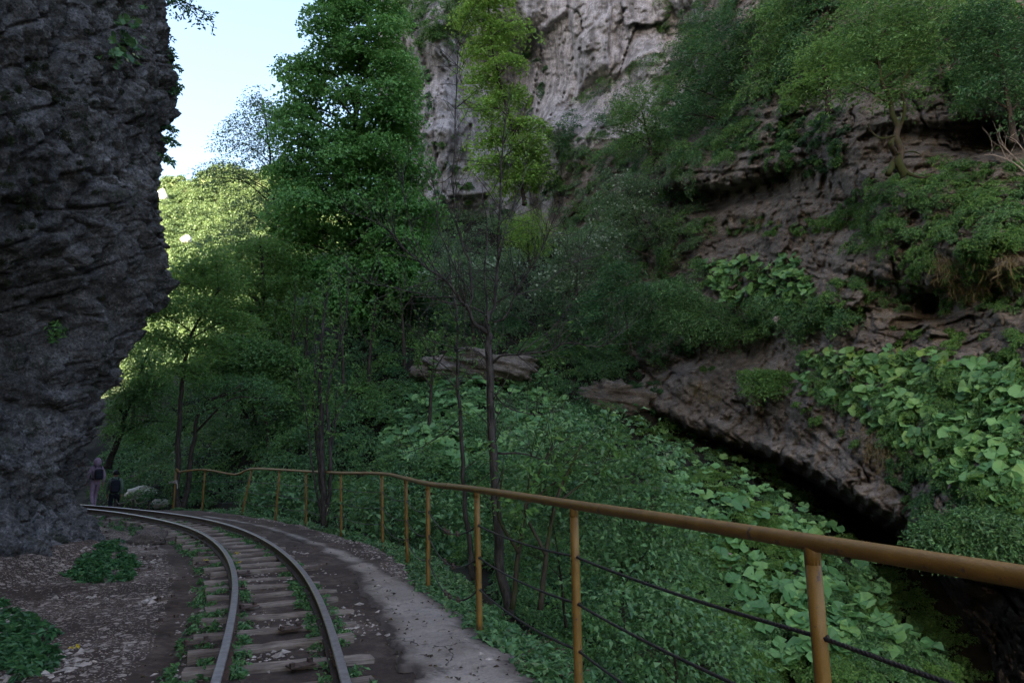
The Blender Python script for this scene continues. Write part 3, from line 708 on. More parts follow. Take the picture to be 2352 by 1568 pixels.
dR = .46 * fbm(CP * .30, 3) + amp * (.20 * led + .05 * led2) + .42 * F1 + .18 * F2 + .08 * F3 + .07 * billow(B * np.array([1.6, 1.6, 2.6]), 5, .62) + .035 * billow(CP * 7, 3, .6) + .50 * b1 + .22 * b2_ - .18 * j1 - .09 * j2 - .16 * e1 * (amp > .5) + .085 * led3 * sm(-.25, .25, fbm(CP * .6 + 4, 2)) - .06 * e2
V2 = CP * np.array([.55, .55, .22])
h1, h2, hid = worley(V2 * .55 + .25 * fbm(CP * .3, 3)[:, None]); F4 = worley.fac
pu = (CP[:, 0] * .95 - CP[:, 1] * .15) * .34 + .30 * fbm(CP * np.array([.3, .3, .10]), 3); pk = np.floor(pu); pf_ = pu - pk
pv = CP[:, 2] * .11 + np.abs(np.sin(pk * 91.7) * 43758.5) % 1 * 7; pvk = np.floor(pv); ph_ = np.abs(np.sin(pk * 127.1 + pvk * 311.7) * 43758.5) % 1
pan = 1.9 * (ph_ - .5) * sm(0, .05, pf_) * sm(1, .95, pf_) * sm(0, .06, pv - pvk) * sm(1, .94, pv - pvk) - .45 * sm(.035, 0, np.minimum(pf_, 1 - pf_))
dP = pan + 1.2 * F4 + .55 * fbm(V2 * .5, 2) + .16 * F1 + .20 * F2 + .16 * billow(CP * np.array([.8, .8, .3]), 5, .55) + .10 * fbm(CP * 2.4, 4, .6) - .40 * sm(.06, 0, h2 - h1) * (hid > .5)
dd = dR * right + dP * (1 - right)
vdir = unit(CP - CAM)
CP = CP - vdir * dd[:, None]
cf = grid_faces(len(gy), len(gx))
fx, fy, fd = GX.ravel()[cf].mean(1), GY.ravel()[cf].mean(1), dist[cf].mean(1)
isP = (fx < 705 - .12 * fy) & (fy < np.interp(fx, [378, 440, 520, 560, 600, 640, 700], [330, 330, 300, 180, 140, 136, 120]))
def sub(name, m, mask):
    f = cf[mask]; ids, inv = np.unique(f, return_inverse=True); return mesh(name, CP[ids], inv.reshape(-1, 4), m, smooth=True)
rc = sub('cliff', M['brown_rock'], ~isP); tag(rc, 'brown layered limestone wall with deep overhangs across the gorge', 'cliff', kind='structure')
pc = sub('cliff', M['pale_rock'], isP); tag(pc, 'pale pinkish grey limestone cliff high at the top centre', 'cliff', kind='structure')

# ------------------------------------------------------------------ far sunlit hills
def hill(name, Y0, Y1, sky_, seed):
    sky_ = np.array(sky_, float); xs = np.linspace(-.95, .25, 170); ys = np.linspace(0, 1, 60)
    tops = at(sky_[:, 0], sky_[:, 1], Y1); V = []
    for f in ys:
        Y = Y0 + (Y1 - Y0) * f
        X = xs * Y1 * 1.0
        zt = np.interp(X, tops[:, 0], tops[:, 2])
        z = 4 + (zt - 4) * (f ** .8)
        V.append(np.column_stack([X, np.full_like(X, Y), z]))
    for f in (1.1, 1.3):
        X = xs * Y1; zt = np.interp(X, tops[:, 0], tops[:, 2]); V.append(np.column_stack([X, np.full_like(X, Y1 * f), zt * (1.5 - f * .6)]))
    V = np.vstack(V); V[:, 2] += (fbm(V * .012 + seed, 4) * 14) * sm(0, 40, V[:, 1] - Y0)
    o = mesh(name, V, grid_faces(len(ys) + 2, len(xs)), M['hill_ground'], smooth=True); tag(o, kind='structure'); return o
hill_a = hill('hill', 260, 430, [(-400, 190), (0, 185), (100, 188), (161, 178), (187, 174), (226, 171), (280, 178), (340, 196), (500, 240), (700, 300)], 3.0)
hill_b = hill('hill', 110, 240, [(-400, 150), (0, 190), (120, 208), (161, 216), (200, 224), (240, 236), (280, 262), (330, 300), (420, 330), (600, 360)], 8.0)

# ------------------------------------------------------------------ finding points on the built surfaces
bpy.context.view_layer.update()
DG = bpy.context.evaluated_depsgraph_get()
def hits(px, py):
    """Where the sight lines through these photo positions meet the ground and cliffs: points, normals, surface names."""
    a, dy, dz = ray(px, py); D = unit(np.stack(np.broadcast_arrays(a, dy, dz), -1)); o = Vector(CAM)
    P, Nn, nm = [], [], []
    for d in D:
        # start beyond the railing and the track
        ok, loc, n, i, ob, mt = sc.ray_cast(DG, o, Vector(d))
        k = 0
        while ok and ob.name.split('.')[0] not in ('ground', 'cliff', 'hill', 'path') and k < 8:
            ok, loc, n, i, ob, mt = sc.ray_cast(DG, loc + Vector(d) * .01, Vector(d)); k += 1
        if ok:
            n = Vector(n)
            if n.dot(Vector(d)) > 0: n = -n
            P.append(loc[:]); Nn.append(n[:]); nm.append(ob.name)
        else: P.append((0, 0, -999)); Nn.append((0, 0, 1)); nm.append('')
    return np.array(P).reshape(-1, 3), np.array(Nn).reshape(-1, 3), np.array(nm)
def inpoly(x, y, poly):
    poly = np.asarray(poly, float); r = np.zeros(len(x), bool); j = len(poly) - 1
    for i in range(len(poly)):
        c = ((poly[i, 1] > y) != (poly[j, 1] > y)) & (x < (poly[j, 0] - poly[i, 0]) * (y - poly[i, 1]) / (poly[j, 1] - poly[i, 1] + 1e-12) + poly[i, 0]); r ^= c; j = i
    return r
def sample(poly, n):
    poly = np.asarray(poly, float); lo, hi = poly.min(0), poly.max(0); X = np.zeros((0, 2))
    while len(X) < n:
        q = rng.uniform(lo, hi, (n * 2, 2)); X = np.vstack([X, q[inpoly(q[:, 0], q[:, 1], poly)]])
    return X[:n]
def on(poly, n, names=None):
    X = sample(poly, n) * S; P, Nn, nm = hits(X[:, 0], X[:, 1])
    m = P[:, 2] > -900
    if names: m &= np.array([any(k == q for k in names) for q in nm])
    return P[m], Nn[m]

# ------------------------------------------------------------------ foliage
def leaves(P, Nn, D, size, asp=.5, fold=.16):
    """One folded four-cornered blade per leaf."""
    Nn = unit(Nn); D = unit(D - Nn * (D * Nn).sum(1, keepdims=True)); W = np.cross(Nn, D)
    s = np.broadcast_to(np.asarray(size, float), (len(P),))[:, None]
    a = P; t = P + D * s - Nn * s * .12
    l = P + D * s * .45 + W * s * asp * .5 + Nn * s * fold; r = P + D * s * .45 - W * s * asp * .5 + Nn * s * fold
    V = np.stack([a, r, t, l], 1).reshape(-1, 3)
    return V, np.arange(len(P) * 4).reshape(-1, 4)
def rnd(n): return rng.normal(size=(n, 3))
def sprays(C, R, Nn, n, size, droop=.25, tilt=.45, thick=.12, asp=.5, clump=True):
    """Flat drooping sprays of leaves: C centres, R radii, Nn facing."""
    k = len(C); Nn = unit(Nn); R = np.broadcast_to(np.asarray(R, float), (k,))
    T = unit(np.cross(Nn, rnd(k))); B = np.cross(Nn, T)
    i = np.repeat(np.arange(k), n); m = len(i)
    r = np.sqrt(rng.random(m)); ph = rng.random(m) * 2 * math.pi
    if clump:          # leaves gather along a few twigs in each spray
        nt = 7; ph = np.floor(ph / (2 * math.pi) * nt) / nt * 2 * math.pi + rng.normal(0, .20, m) + i * 1.7
    out = np.cos(ph)[:, None] * T[i] + np.sin(ph)[:, None] * B[i]
    P = C[i] + out * (r * R[i])[:, None] + Nn[i] * (R[i] * (thick * rng.normal(size=m) - droop * r * r))[:, None]
    N2 = Nn[i] + tilt * rnd(m); D = out + .7 * rnd(m) - .25 * Nn[i]
    sz = np.broadcast_to(np.asarray(size, float), (k,))[i] * rng.uniform(.45, 1.3, m) * rng.uniform(.75, 1.2, k)[i]
    return leaves(P, N2, D, sz, asp)
def merge(L):
    V, F, n = [], [], 0
    for v, f in L: V.append(v); F.append(f + n); n += len(v)
    return np.concatenate(V), np.concatenate(F)

def shell(blobs, n, inner=.45, jit=.24):
    """Spray centres and facings spread through a crown made of ellipsoids (x, y, z, rx, ry, rz)."""
    b = np.asarray(blobs, float); vol = (b[:, 3] * b[:, 4] * b[:, 5]) ** .67; i = rng.choice(len(b), n, p=vol / vol.sum())
    d = unit(rnd(n)); rr = (inner + (1 - inner) * rng.random(n) ** .6)
    P = b[i, :3] + d * b[i, 3:] * rr[:, None] + rnd(n) * b[i, 3:] * jit
    Nn = d * np.array([.55, .55, .35]) + np.array([0, 0, .75])
    return P, unit(Nn), i

def pxblobs(L, Y, depth=.8):
    """Crown masses read off the photo (2352-wide x, y, half-width, half-height) set at distance Y with real depth."""
    out = []
    for j, q in enumerate(L):
        x, y, w, h = q[:4]; Yb = Y + (q[4] if len(q) > 4 else rng.uniform(-1, 1) * w * S / FOC * Y * .35)
        c = at2(x, y, Yb); k = S / FOC * Yb * 1.03
        out.append((*c, w * k, w * k * depth, h * k))
    return np.array(out)

def tree(name, label, cat, Y, trunk, blobs, leafm, nspray, nleaf, leaf, R, rad, bark='bark', group=None, droop=.28, tilt=.45, limbs=True, depth=.8, base=None, asp=.5, extra=None, crownm=None, twig=1.0, stems=(), jit=.24):
    P = np.array([at2(x, y, Y + (q[0] if q else 0)) for x, y, *q in trunk])
    g = np.array(P[0]) if base is None else np.array(base)
    root = empty(name, g); tag(root, label, cat, group)
    TP = spline(P, 8); n = len(TP); r = np.linspace(1, .22, n) * rad; r[:3] *= np.array([1.35, 1.18, 1.06])
    TP = TP + fbm(TP * 1.1 / max(rad * 8, .3), 2)[:, None] * np.array([rad * .5, rad * .5, 0])
    tb = MB(); tb.tube(TP, r, 9)
    for pts, r0 in stems:
        q = spline(np.array([at2(x, y, Y + .15 * math.sin(x)) for x, y in pts]), 6); tb.tube(q + .03 * rnd(1)[0], np.linspace(r0, r0 * .35, len(q)) * (1 + .3 * fbm(q * 9, 2)), 8)
    B = pxblobs(blobs, Y, depth) if len(blobs) else np.zeros((0, 6)); lb = tb
    if len(B):
        C, Nn, bi = shell(B, nspray, jit=jit)
        if limbs:
            for j, b in enumerate(B):
                c = b[:3] + rnd(1)[0] * .12 * b[3:]; low = c[2] - .45 * np.hypot(c[0] - TP[:, 0].mean(), c[1] - TP[:, 1].mean()) - .4 * b[5]
                k = int(np.argmin(np.abs(TP[:, 2] - low))); k = min(max(k, int(n * .15)), n - 2); a = TP[k]
                mid = (a + c) / 2 + np.array([0, 0, .12 * np.linalg.norm(c - a)]) + rnd(1)[0] * .05 * np.linalg.norm(c - a)
                lp = spline([a, mid, c], 6); r0 = min(r[k] * .62, .05 + .035 * np.linalg.norm(c - a)) if rad > .08 else r[k] * .6
                lb.tube(lp, np.linspace(r0, r0 * .3, len(lp)), 6)
                mine = np.where(bi == j)[0]
                for m in mine[:max(3, int(len(mine) * .3 * twig))]:
                    t = lp[rng.integers(len(lp) // 2, len(lp))]; e = C[m]; mm = (t + e) / 2 + rnd(1)[0] * .06 * np.linalg.norm(e - t)
                    lb.tube(spline([t, mm, e], 3), np.linspace(r0 * .3, r0 * .09, 7), 4, False)
        LV = [sprays(C, R * rng.uniform(.65, 1.3, len(C)), Nn, nleaf, leaf, droop, tilt, asp=asp)]
        if extra: LV.append(extra(C, Nn))
        v, f = merge(LV)
        mesh('crown', v, f, crownm or M[leafm], root)
    tk = tb.build('trunk', M[bark], root, smooth=True)
    return root

# ------------------------------------------------------------------ the named trees
GT = 'trees on the far slope of the gorge'
MAPLE = []
for k, y in enumerate(np.arange(-90, 640, 33)):
    l_ = np.interp(y, [-90, 0, 100, 200, 300, 400, 500, 640], [760, 735, 705, 668, 648, 640, 655, 650]); r_ = np.interp(y, [-90, 0, 100, 200, 300, 400, 500, 640], [890, 905, 935, 945, 940, 950, 960, 975])
    for f in np.linspace(.14, .86, 3) + rng.uniform(-.1, .1, 3):
        MAPLE.append((l_ + (r_ - l_) * f, y + rng.uniform(-18, 18), (r_ - l_) * rng.uniform(.17, .26), rng.uniform(17, 30), rng.uniform(-1.6, 1.6) - 1.2 * (k % 2)))
tree('maple_tree', 'tall dense green maple left of the pale cliff, its trunk bare at the foot', 'tree', 36,
     [(826, 735), (822, 650), (818, 560), (816, 450), (815, 350), (822, 250), (828, 120), (822, -20)],
     MAPLE,
     'maple', 1450, 62, .205, .9, .24, droop=.5, tilt=.5, asp=.8, jit=.14, twig=.5, group=GT)
tree('maple_tree', 'second dark maple trunk with low drooping leaf tiers, right beside the tall dense maple', 'tree', 34.5,
     [(858, 742), (858, 660), (857, 600), (862, 520), (880, 430)],
     [(925, 545, 55, 28), (940, 600, 60, 25), (900, 640, 60, 22), (960, 660, 55, 22), (800, 620, 70, 26), (880, 470, 60, 40), (780, 690, 60, 22)],
     'maple', 380, 62, .21, .9, .22, droop=.42, tilt=.5, asp=.8, jit=.17, group=GT)
tree('airy_tree', 'thin leaved open tree standing against the sky left of the tall maple', 'tree', 40,
     [(660, 880), (652, 760), (640, 640), (632, 520), (626, 400), (612, 300), (600, 225)],
     [(598, 245, 42, 30), (560, 290, 48, 30), (625, 300, 45, 45), (535, 325, 40, 22), (590, 350, 60, 35), (640, 380, 45, 50), (520, 385, 55, 20), (490, 410, 45, 20), (560, 420, 55, 28), (640, 470, 50, 55), (590, 500, 75, 45), (560, 560, 75, 35), (650, 570, 50, 55)],
     'grey', 480, 34, .15, .75, .15, droop=.15, tilt=.7, group=GT)
tree('lime_tree', 'mid green broad tree with yellowish lit leaves in front of the sunny hill', 'tree', 33,
     [(598, 850), (598, 780), (602, 700), (606, 620), (600, 540)],
     [(600, 580, 85, 22), (545, 630, 100, 20), (630, 655, 85, 20), (480, 640, 65, 20), (600, 715, 95, 18), (515, 705, 80, 20), (645, 740, 65, 16), (560, 770, 85, 15)],
     'yellowgreen', 420, 50, .17, .75, .18, droop=.3, tilt=.45, group=GT)
tree('lime_tree', 'low rounded tree at the foot of the wooded slope right of the forked trunk', 'tree', 30,
     [(560, 960), (556, 880), (560, 800), (556, 760)],
     [(540, 800, 75, 35), (610, 820, 75, 35), (560, 860, 85, 35), (660, 850, 60, 32), (500, 850, 55, 30), (640, 900, 70, 28)],
     'shrub2', 380, 50, .15, .7, .14, droop=.3, group=GT)
tree('forked_tree', 'slender dark forked tree rising behind the last railing post', 'tree', 22.6,
     [(404, 1170), (408, 1100), (410, 1010), (416, 920), (424, 840), (436, 770), (470, 715), (505, 660)],
     [(380, 650, 60, 18), (455, 620, 65, 18), (515, 655, 60, 16), (365, 715, 60, 15), (440, 700, 75, 16), (530, 735, 70, 15), (370, 775, 60, 14), (455, 790, 85, 14), (420, 850, 60, 12), (500, 590, 50, 16)],
     'yellowgreen', 330, 42, .12, .5, .105, droop=.3, group='trees behind the end of the railing')
tree('leaning_tree', 'leaning dark trunk just right of the slender forked tree, branching to the right', 'tree', 23.2,
     [(422, 1165), (432, 1100), (444, 1010), (456, 950), (475, 920), (520, 905), (575, 890)],
     [(520, 880, 50, 22), (580, 880, 55, 24), (500, 930, 50, 18), (620, 920, 45, 20), (440, 890, 40, 22)],
     'shrub', 90, 40, .10, .45, .095, group='trees behind the end of the railing')
tree('leaning_tree', 'dark trunk slanting to the right above the two walkers', 'tree', 29,
     [(246, 1075), (258, 1035), (278, 985), (298, 930), (318, 870), (345, 800)],
     [(300, 930, 45, 30), (340, 880, 55, 40), (290, 990, 50, 25), (360, 960, 60, 30), (350, 820, 45, 40), (260, 930, 30, 40), (320, 850, 60, 30), (290, 900, 55, 30), (380, 880, 60, 28), (300, 810, 45, 26)],
     'shrub2', 300, 42, .11, .55, .14, group='trees behind the end of the railing')
tree('young_maple', 'bright yellow green tiered young maple in front of the pale cliff', 'tree', 43,
     [(1206, 470), (1200, 430), (1188, 340), (1165, 250), (1140, 150), (1125, 60), (1120, -40)],
     [(1095, 35, 50, 30), (1165, 70, 60, 22), (1110, 110, 55, 26), (1165, 150, 42, 22), (1105, 180, 50, 22), (1170, 215, 50, 20), (1120, 250, 52, 20), (1205, 290, 70, 20), (1215, 320, 50, 14), (1130, 320, 48, 18), (1210, 350, 45, 16), (1150, 375, 60, 18), (1220, 395, 42, 14), (1180, 420, 52, 14), (1130, -30, 60, 40)],
     'bright', 520, 42, .21, .75, .15, droop=.38, tilt=.36, asp=.7)
tree('mossy_tree', 'gnarled tree with a mossy twisted trunk growing on the right hand rock ledge', 'tree', 15.4,
     [(2082, 405), (2066, 375), (2070, 345), (2060, 318), (2062, 290), (2048, 258), (2044, 225), (2026, 190), (2020, 150), (2005, 110)],
     [(2050, 60, 90, 45), (1960, 90, 70, 40), (2130, 80, 70, 45), (2010, 130, 90, 35), (2100, 150, 70, 30), (1960, 190, 55, 30), (2080, 210, 60, 22), (1990, 20, 80, 40), (2100, 0, 80, 40), (2180, 30, 60, 45)],
     'shrub2', 280, 42, .085, .42, .10, 'bark_moss', droop=.3, limbs=True, stems=[([(2040, 400), (2056, 360), (2046, 330), (2064, 300), (2078, 250), (2070, 200), (2095, 150)], .07), ([(2052, 316), (2020, 322), (1998, 306), (1990, 290)], .035), ([(2066, 350), (2100, 345), (2120, 352)], .03), ([(2078, 400), (2110, 410), (2135, 405)], .04)])
tree('dark_tree', 'dark green tree filling the top right corner above the rock', 'tree', 14.6,
     [(2330, 330), (2318, 250), (2300, 150), (2280, 60)],
     [(2280, 40, 80, 50), (2340, 90, 60, 60), (2260, 120, 55, 45), (2300, 190, 60, 45), (2340, 240, 45, 45), (2230, 60, 60, 50), (2250, 210, 40, 30)],
     'dark', 210, 44, .085, .42, .08, droop=.35)
GU = 'trees on the top of the brown wall'
for lab, Y, tk, bl, lm in (
    ('leafy dark tree at the top edge, left of the two bare grey trunks', 29, [(1700, 330), (1690, 250), (1680, 150), (1690, 40)], [(1640, 60, 70, 45), (1720, 90, 70, 45), (1660, 150, 75, 45), (1600, 200, 65, 40), (1700, 200, 70, 45), (1640, 270, 70, 35), (1560, 260, 60, 35), (1600, 120, 55, 45)], 'dark'),
    ('tree with a pale layered crown above the dark bank, beside the two bare grey trunks', 25, [(1835, 200), (1838, 150), (1830, 90), (1822, 40)], [(1800, 75, 60, 25), (1860, 95, 60, 22), (1780, 120, 55, 22), (1850, 140, 60, 22), (1800, 30, 60, 30), (1760, 170, 50, 25)], 'shrub2'),
    ('dark tree with two bare grey trunks cut by the top of the photo', 24, [(1875, 120), (1866, 60), (1858, 0), (1850, -60)], [(1900, -20, 70, 40), (1830, -30, 60, 40), (1940, 40, 60, 40)], 'dark'),
    ('bushy tree overhanging the brown wall, left of the gnarled mossy tree', 19, [(1905, 260), (1900, 200), (1890, 150)], [(1880, 190, 45, 22), (1840, 200, 40, 16), (1930, 160, 50, 28), (1900, 120, 60, 30)], 'yellowgreen'),
    ('shrubby tree hanging over the right edge of the pale cliff', 34, [(1500, 390), (1490, 320), (1470, 240)], [(1480, 220, 50, 35), (1440, 260, 45, 30), (1520, 280, 60, 40), (1460, 320, 50, 30), (1560, 330, 60, 35), (1420, 300, 35, 22)], 'shrub2')):
    tree('shrubby_tree', lab, 'tree', Y, tk, bl, lm, 34 * len(bl), 42, .105 if Y < 27 else .13, .5 if Y < 27 else .62, .11, droop=.32, group=GU)
GF = 'white flowering shrubs below the pale cliff'
def blossom(C, Nn):
    i = rng.choice(len(C), int(len(C) * .8)); return sprays(C[i] + (0, 0, .05), .5, Nn[i], 5, .12, .2, .8, asp=.9)
for lab, Y, tk, bl in (
    ('white flowering shrub with long slanting stems left of the brown wall', 32, [(1545, 640), (1500, 580), (1460, 500), (1440, 430)], [(1440, 430, 60, 35), (1510, 440, 55, 35), (1560, 480, 45, 40), (1400, 480, 55, 35), (1480, 510, 65, 35), (1550, 540, 50, 32), (1390, 540, 50, 30)]),
    ('white flowering shrub lower down, right of the yellowish bush', 31, [(1330, 720), (1325, 650), (1330, 590), (1350, 540)], [(1330, 560, 60, 35), (1290, 610, 50, 35), (1370, 610, 55, 35), (1320, 660, 60, 32), (1250, 660, 45, 30), (1390, 560, 40, 30)]),
    ('pale green shrub with white flowers behind the fork of the bare tree', 31, [(1090, 790), (1080, 700), (1075, 640)], [(1050, 600, 55, 32), (1100, 640, 60, 35), (1040, 670, 55, 30), (1110, 700, 55, 28), (1000, 640, 45, 28), (1160, 600, 45, 30)])):
    root = tree('flowering_shrub', lab, 'shrub', Y, tk, bl, 'grey', 44 * len(bl), 34, .115, .5, .07, droop=.2, tilt=.6, group=GF)
    B = pxblobs(bl, Y, .8); C, Nn, _ = shell(B, 150, .75); v, f = sprays(C, .35, Nn, 5, .13, .1, .9, asp=.9); mesh('blossom', v, f, M['white'], root)
tree('yellowish_bush', 'bright yellow green bush in the middle of the slope', 'bush', 33, [(1215, 600), (1212, 560), (1208, 520)], [(1200, 520, 45, 30), (1240, 545, 42, 28), (1190, 565, 40, 24), (1225, 500, 35, 22)], 'bright', 120, 40, .11, .5, .06, droop=.3)
for lab, Y, tk, bl, lm in (
    ('large rounded dark green bush hanging over the red brown cave', 26, [(1450, 800), (1440, 740), (1430, 690)], [(1400, 680, 60, 40), (1470, 680, 60, 40), (1380, 740, 55, 38), (1450, 750, 65, 38), (1500, 730, 45, 35), (1420, 620, 50, 30), (1350, 700, 40, 30)], 'dark'),
    ('mid green bush to the right of the large rounded dark bush', 24.5, [(1590, 790), (1580, 730), (1575, 690)], [(1560, 680, 50, 30), (1610, 710, 50, 32), (1560, 740, 50, 30), (1640, 760, 55, 26), (1530, 660, 35, 24)], 'shrub'),
    ('small feathery bush on the brown rock nose below the butterbur ledge', 21, [(1770, 900), (1768, 870)], [(1745, 865, 30, 14), (1790, 870, 30, 16), (1765, 890, 35, 12)], 'shrub2'),
    ('dense bush hanging at the end of the rock overhang, beside the railing', 10.6, [(2230, 1270), (2230, 1220), (2225, 1180)], [(2160, 1215, 40, 30), (2220, 1200, 50, 30), (2290, 1220, 55, 35), (2200, 1250, 55, 28), (2320, 1260, 45, 28), (2140, 1250, 28, 24)], 'shrub')):
    tree('bush', lab, 'bush', Y, tk, bl, lm, 40 * len(bl), 44, .05 + .0022 * Y, .2 + .012 * Y, .04, droop=.3, group='bushes growing from the gorge wall')

# bare young tree in front of the railing: limbs read off the photo one by one
def barked(name, label, Y, lines, bark='bark_grey', budmat='shrub2', nbud=260, leaf=.05, twigs=90):
    root = empty(name, at2(lines[0][0][0][0], lines[0][0][0][1], Y)); tag(root, label, 'tree')
    tb = MB(); tips = []
    for (pts, r0, r1, dy) in lines:
        P = np.array([at2(x, y, Y + dy * k / max(1, len(pts) - 1)) for k, (x, y) in enumerate(pts)]); P = spline(P, 6)
        P = P + fbm(P * 3.1, 2)[:, None] * .02; r = np.linspace(r0, r1, len(P)); tb.tube(P, r, 8)
        for _ in range(max(2, int(twigs * len(P) / 160))):
            k = rng.integers(len(P) // 3, len(P)); a = P[k]; d = unit(rnd(1)[0] + np.array([0, 0, .8]) + .6 * unit(P[min(k + 1, len(P) - 1)] - P[k - 1])); l = rng.uniform(.25, .8)
            e = a + d * l; m = (a + e) / 2 + rnd(1)[0] * .05 * l; q = spline([a, m, e], 4); tb.tube(q, np.linspace(max(min(r[k] * .5, .008), .004), .002, len(q)), 5, False); tips += list(q[3:])
        tips += list(P[len(P) // 2:])
    tb.build('trunk', M[bark], root, smooth=True)
    tips = np.array(tips); i = rng.choice(len(tips), nbud); v, f = sprays(tips[i], .07, np.tile([0, 0, 1.0], (nbud, 1)), 5, leaf, .1, .6, clump=False)
    mesh('crown', v, f, M[budmat], root); return root
barked('bare_tree', 'nearly bare dark young tree with upright forking limbs behind the railing', 8.7, [
    ([(1172, 1410), (1150, 1300), (1139, 1125), (1129, 980), (1125, 823), (1121, 766)], .064, .042, 0),
    ([(1121, 766), (1119, 742), (1123, 722), (1135, 698), (1143, 597), (1147, 517), (1150, 400), (1158, 300), (1170, 200)], .034, .006, .4),
    ([(1121, 768), (1111, 755), (1089, 740), (1073, 710), (1061, 694), (1028, 650), (988, 617), (920, 565), (908, 540), (855, 505), (800, 490)], .032, .004, -.6),
    ([(1073, 710), (1083, 680), (1081, 617), (1067, 573), (1049, 517), (1040, 420), (1047, 300), (1050, 150), (1054, 80)], .021, .004, .5),
    ([(1131, 740), (1161, 726), (1181, 678), (1206, 634), (1238, 585), (1266, 517), (1300, 450)], .015, .004, -.4),
    ([(1113, 718), (1097, 710), (1028, 694), (948, 670), (859, 654), (800, 645)], .014, .004, -.7),
    ([(1131, 833), (1153, 815), (1190, 811), (1262, 805), (1302, 787), (1375, 795), (1420, 770)], .018, .004, -.5),
    ([(1124, 845), (1105, 811), (1053, 799), (988, 779), (930, 740)], .012, .003, .6),
    ([(1131, 899), (1169, 932), (1230, 952), (1290, 940)], .011, .003, .5),
    ([(1143, 1040), (1222, 1044), (1275, 1070), (1310, 1060)], .013, .003, -.4),
    ([(1108, 430), (1118, 520), (1114, 620), (1121, 742)], .004, .014, 0),
    ([(1143, 597), (1170, 500), (1200, 420), (1215, 330)], .010, .003, .5),
    ([(1028, 650), (960, 560), (930, 470), (925, 400)], .010, .003, .3), ([(1083, 680), (1020, 560), (1000, 460), (985, 380)], .010, .003, -.3), ([(1181, 678), (1240, 660), (1300, 610), (1350, 590)], .009, .003, .4), ([(1190, 811), (1260, 760), (1310, 700), (1340, 640)], .009, .003, .2)], nbud=170, twigs=210)
barked('sapling', 'thin straight sapling just left of the nearly bare young tree', 9.7, [
    ([(1088, 1330), (1075, 1220), (1065, 1121), (1057, 940), (1051, 863), (1051, 742), (1038, 654), (1030, 560)], .040, .007, 0),
    ([(1053, 870), (1090, 840), (1120, 810)], .010, .003, .4), ([(1058, 960), (1010, 1000), (960, 1030), (920, 1040)], .010, .003, .3), ([(1051, 860), (1000, 820), (950, 760)], .010, .003, -.5), ([(1062, 1080), (1110, 1040), (1140, 990)], .010, .003, .3)], nbud=200)
barked('sapling_clump', 'clump of thin grey stems behind the middle of the railing', 15.6, [
    ([(745, 1210), (742, 1100), (738, 950), (735, 850), (745, 720), (760, 620)], .085, .012, 0), ([(748, 1200), (735, 1080), (722, 930), (726, 800), (715, 700)], .06, .008, .6),
    ([(750, 1205), (760, 1060), (752, 900), (790, 760), (800, 650)], .05, .008, -.5), ([(740, 1200), (715, 1050), (700, 930), (670, 820)], .03, .006, .4), ([(742, 1000), (790, 930), (830, 870)], .02, .005, .3), ([(755, 1080), (770, 960), (775, 830)], .03, .006, .5)], nbud=420, leaf=.09, twigs=150)

# ------------------------------------------------------------------ undergrowth that reads as one mass
def bushes(P, Nn, r, nspray, nleaf, leaf, rs=.45, flat=.75, up=.6, droop=.25, asp=.5):
    n = len(P); r = np.broadcast_to(np.asarray(r, float), (n,)); leaf = np.broadcast_to(np.asarray(leaf, float), (n,))
    ax = unit(Nn * (1 - up) + np.array([0, 0, up])); i = np.repeat(np.arange(n), nspray)
    d = unit(rnd(len(i))); s_ = (d * ax[i]).sum(1); d = d - ax[i] * (np.minimum(s_, 0) * 1.6)[:, None]; d = unit(d)
    C = P[i] + ax[i] * (r[i] * .25)[:, None] + d * (r[i] * (.5 + .5 * rng.random(len(i))) * np.where(True, 1, 1))[:, None] * np.array([1, 1, flat])
    return sprays(C, r[i] * rs * rng.uniform(.7, 1.3, len(i)), d * .6 + ax[i] * .7, nleaf, leaf[i], droop, .45, asp=asp)
def stuff(name, label, cat, parts, mat):
    v, f = merge(parts); o = mesh(name, v, f, M[mat] if isinstance(mat, str) else None); tag(o, label, cat, None, 'stuff'); return o
B1 = [(1600, 620), (1700, 605), (1830, 610), (1885, 690), (1760, 720), (1650, 705)]
B2 = [(1825, 835), (1900, 815), (2080, 822), (2200, 850), (2352, 860), (2352, 1230), (2250, 1150), (2100, 1070), (2000, 985), (1900, 930), (1830, 890)]
B3 = [(860, 1040), (960, 890), (1040, 850), (1270, 870), (1350, 1000), (1310, 1080), (1110, 1110), (880, 1075)]
B4 = [(1480, 985), (1600, 1000), (1760, 1100), (1900, 1190), (1985, 1260), (2080, 1400), (2180, 1500), (1800, 1560), (1650, 1330), (1570, 1150)]
allT = [(300, 560), (620, 560), (900, 560), (1250, 440), (1600, 560), (1660, 800), (1700, 1020), (2050, 1300), (2352, 1568), (1000, 1568), (1000, 1400), (800, 1220), (600, 1170), (240, 1160), (240, 900)]
P, Nn = on(allT, 2300, ('ground',))
d_ = edge_dist(P[:, :2]); Y_ = P[:, 1]
pxl = np.array([((p[0] / (p[1] * math.cos(PITCH) + (p[2] - 1.6) * math.sin(PITCH))) * FOC + CX, CY - FOC * ((p[2] - 1.6) * math.cos(PITCH) - p[1] * math.sin(PITCH)) / (p[1] * math.cos(PITCH) + (p[2] - 1.6) * math.sin(PITCH))) for p in P]) / S
inB = inpoly(pxl[:, 0], pxl[:, 1], B3) | inpoly(pxl[:, 0], pxl[:, 1], B4)
ok = (d_ > 1.4) & ~inB
apron = inpoly(pxl[:, 0], pxl[:, 1], [(1400, 960), (1650, 960), (2100, 1300), (2352, 1568), (1500, 1568), (1430, 1200)])
P, Nn, d_, Y_, apron = P[ok], Nn[ok], d_[ok], Y_[ok], apron[ok]
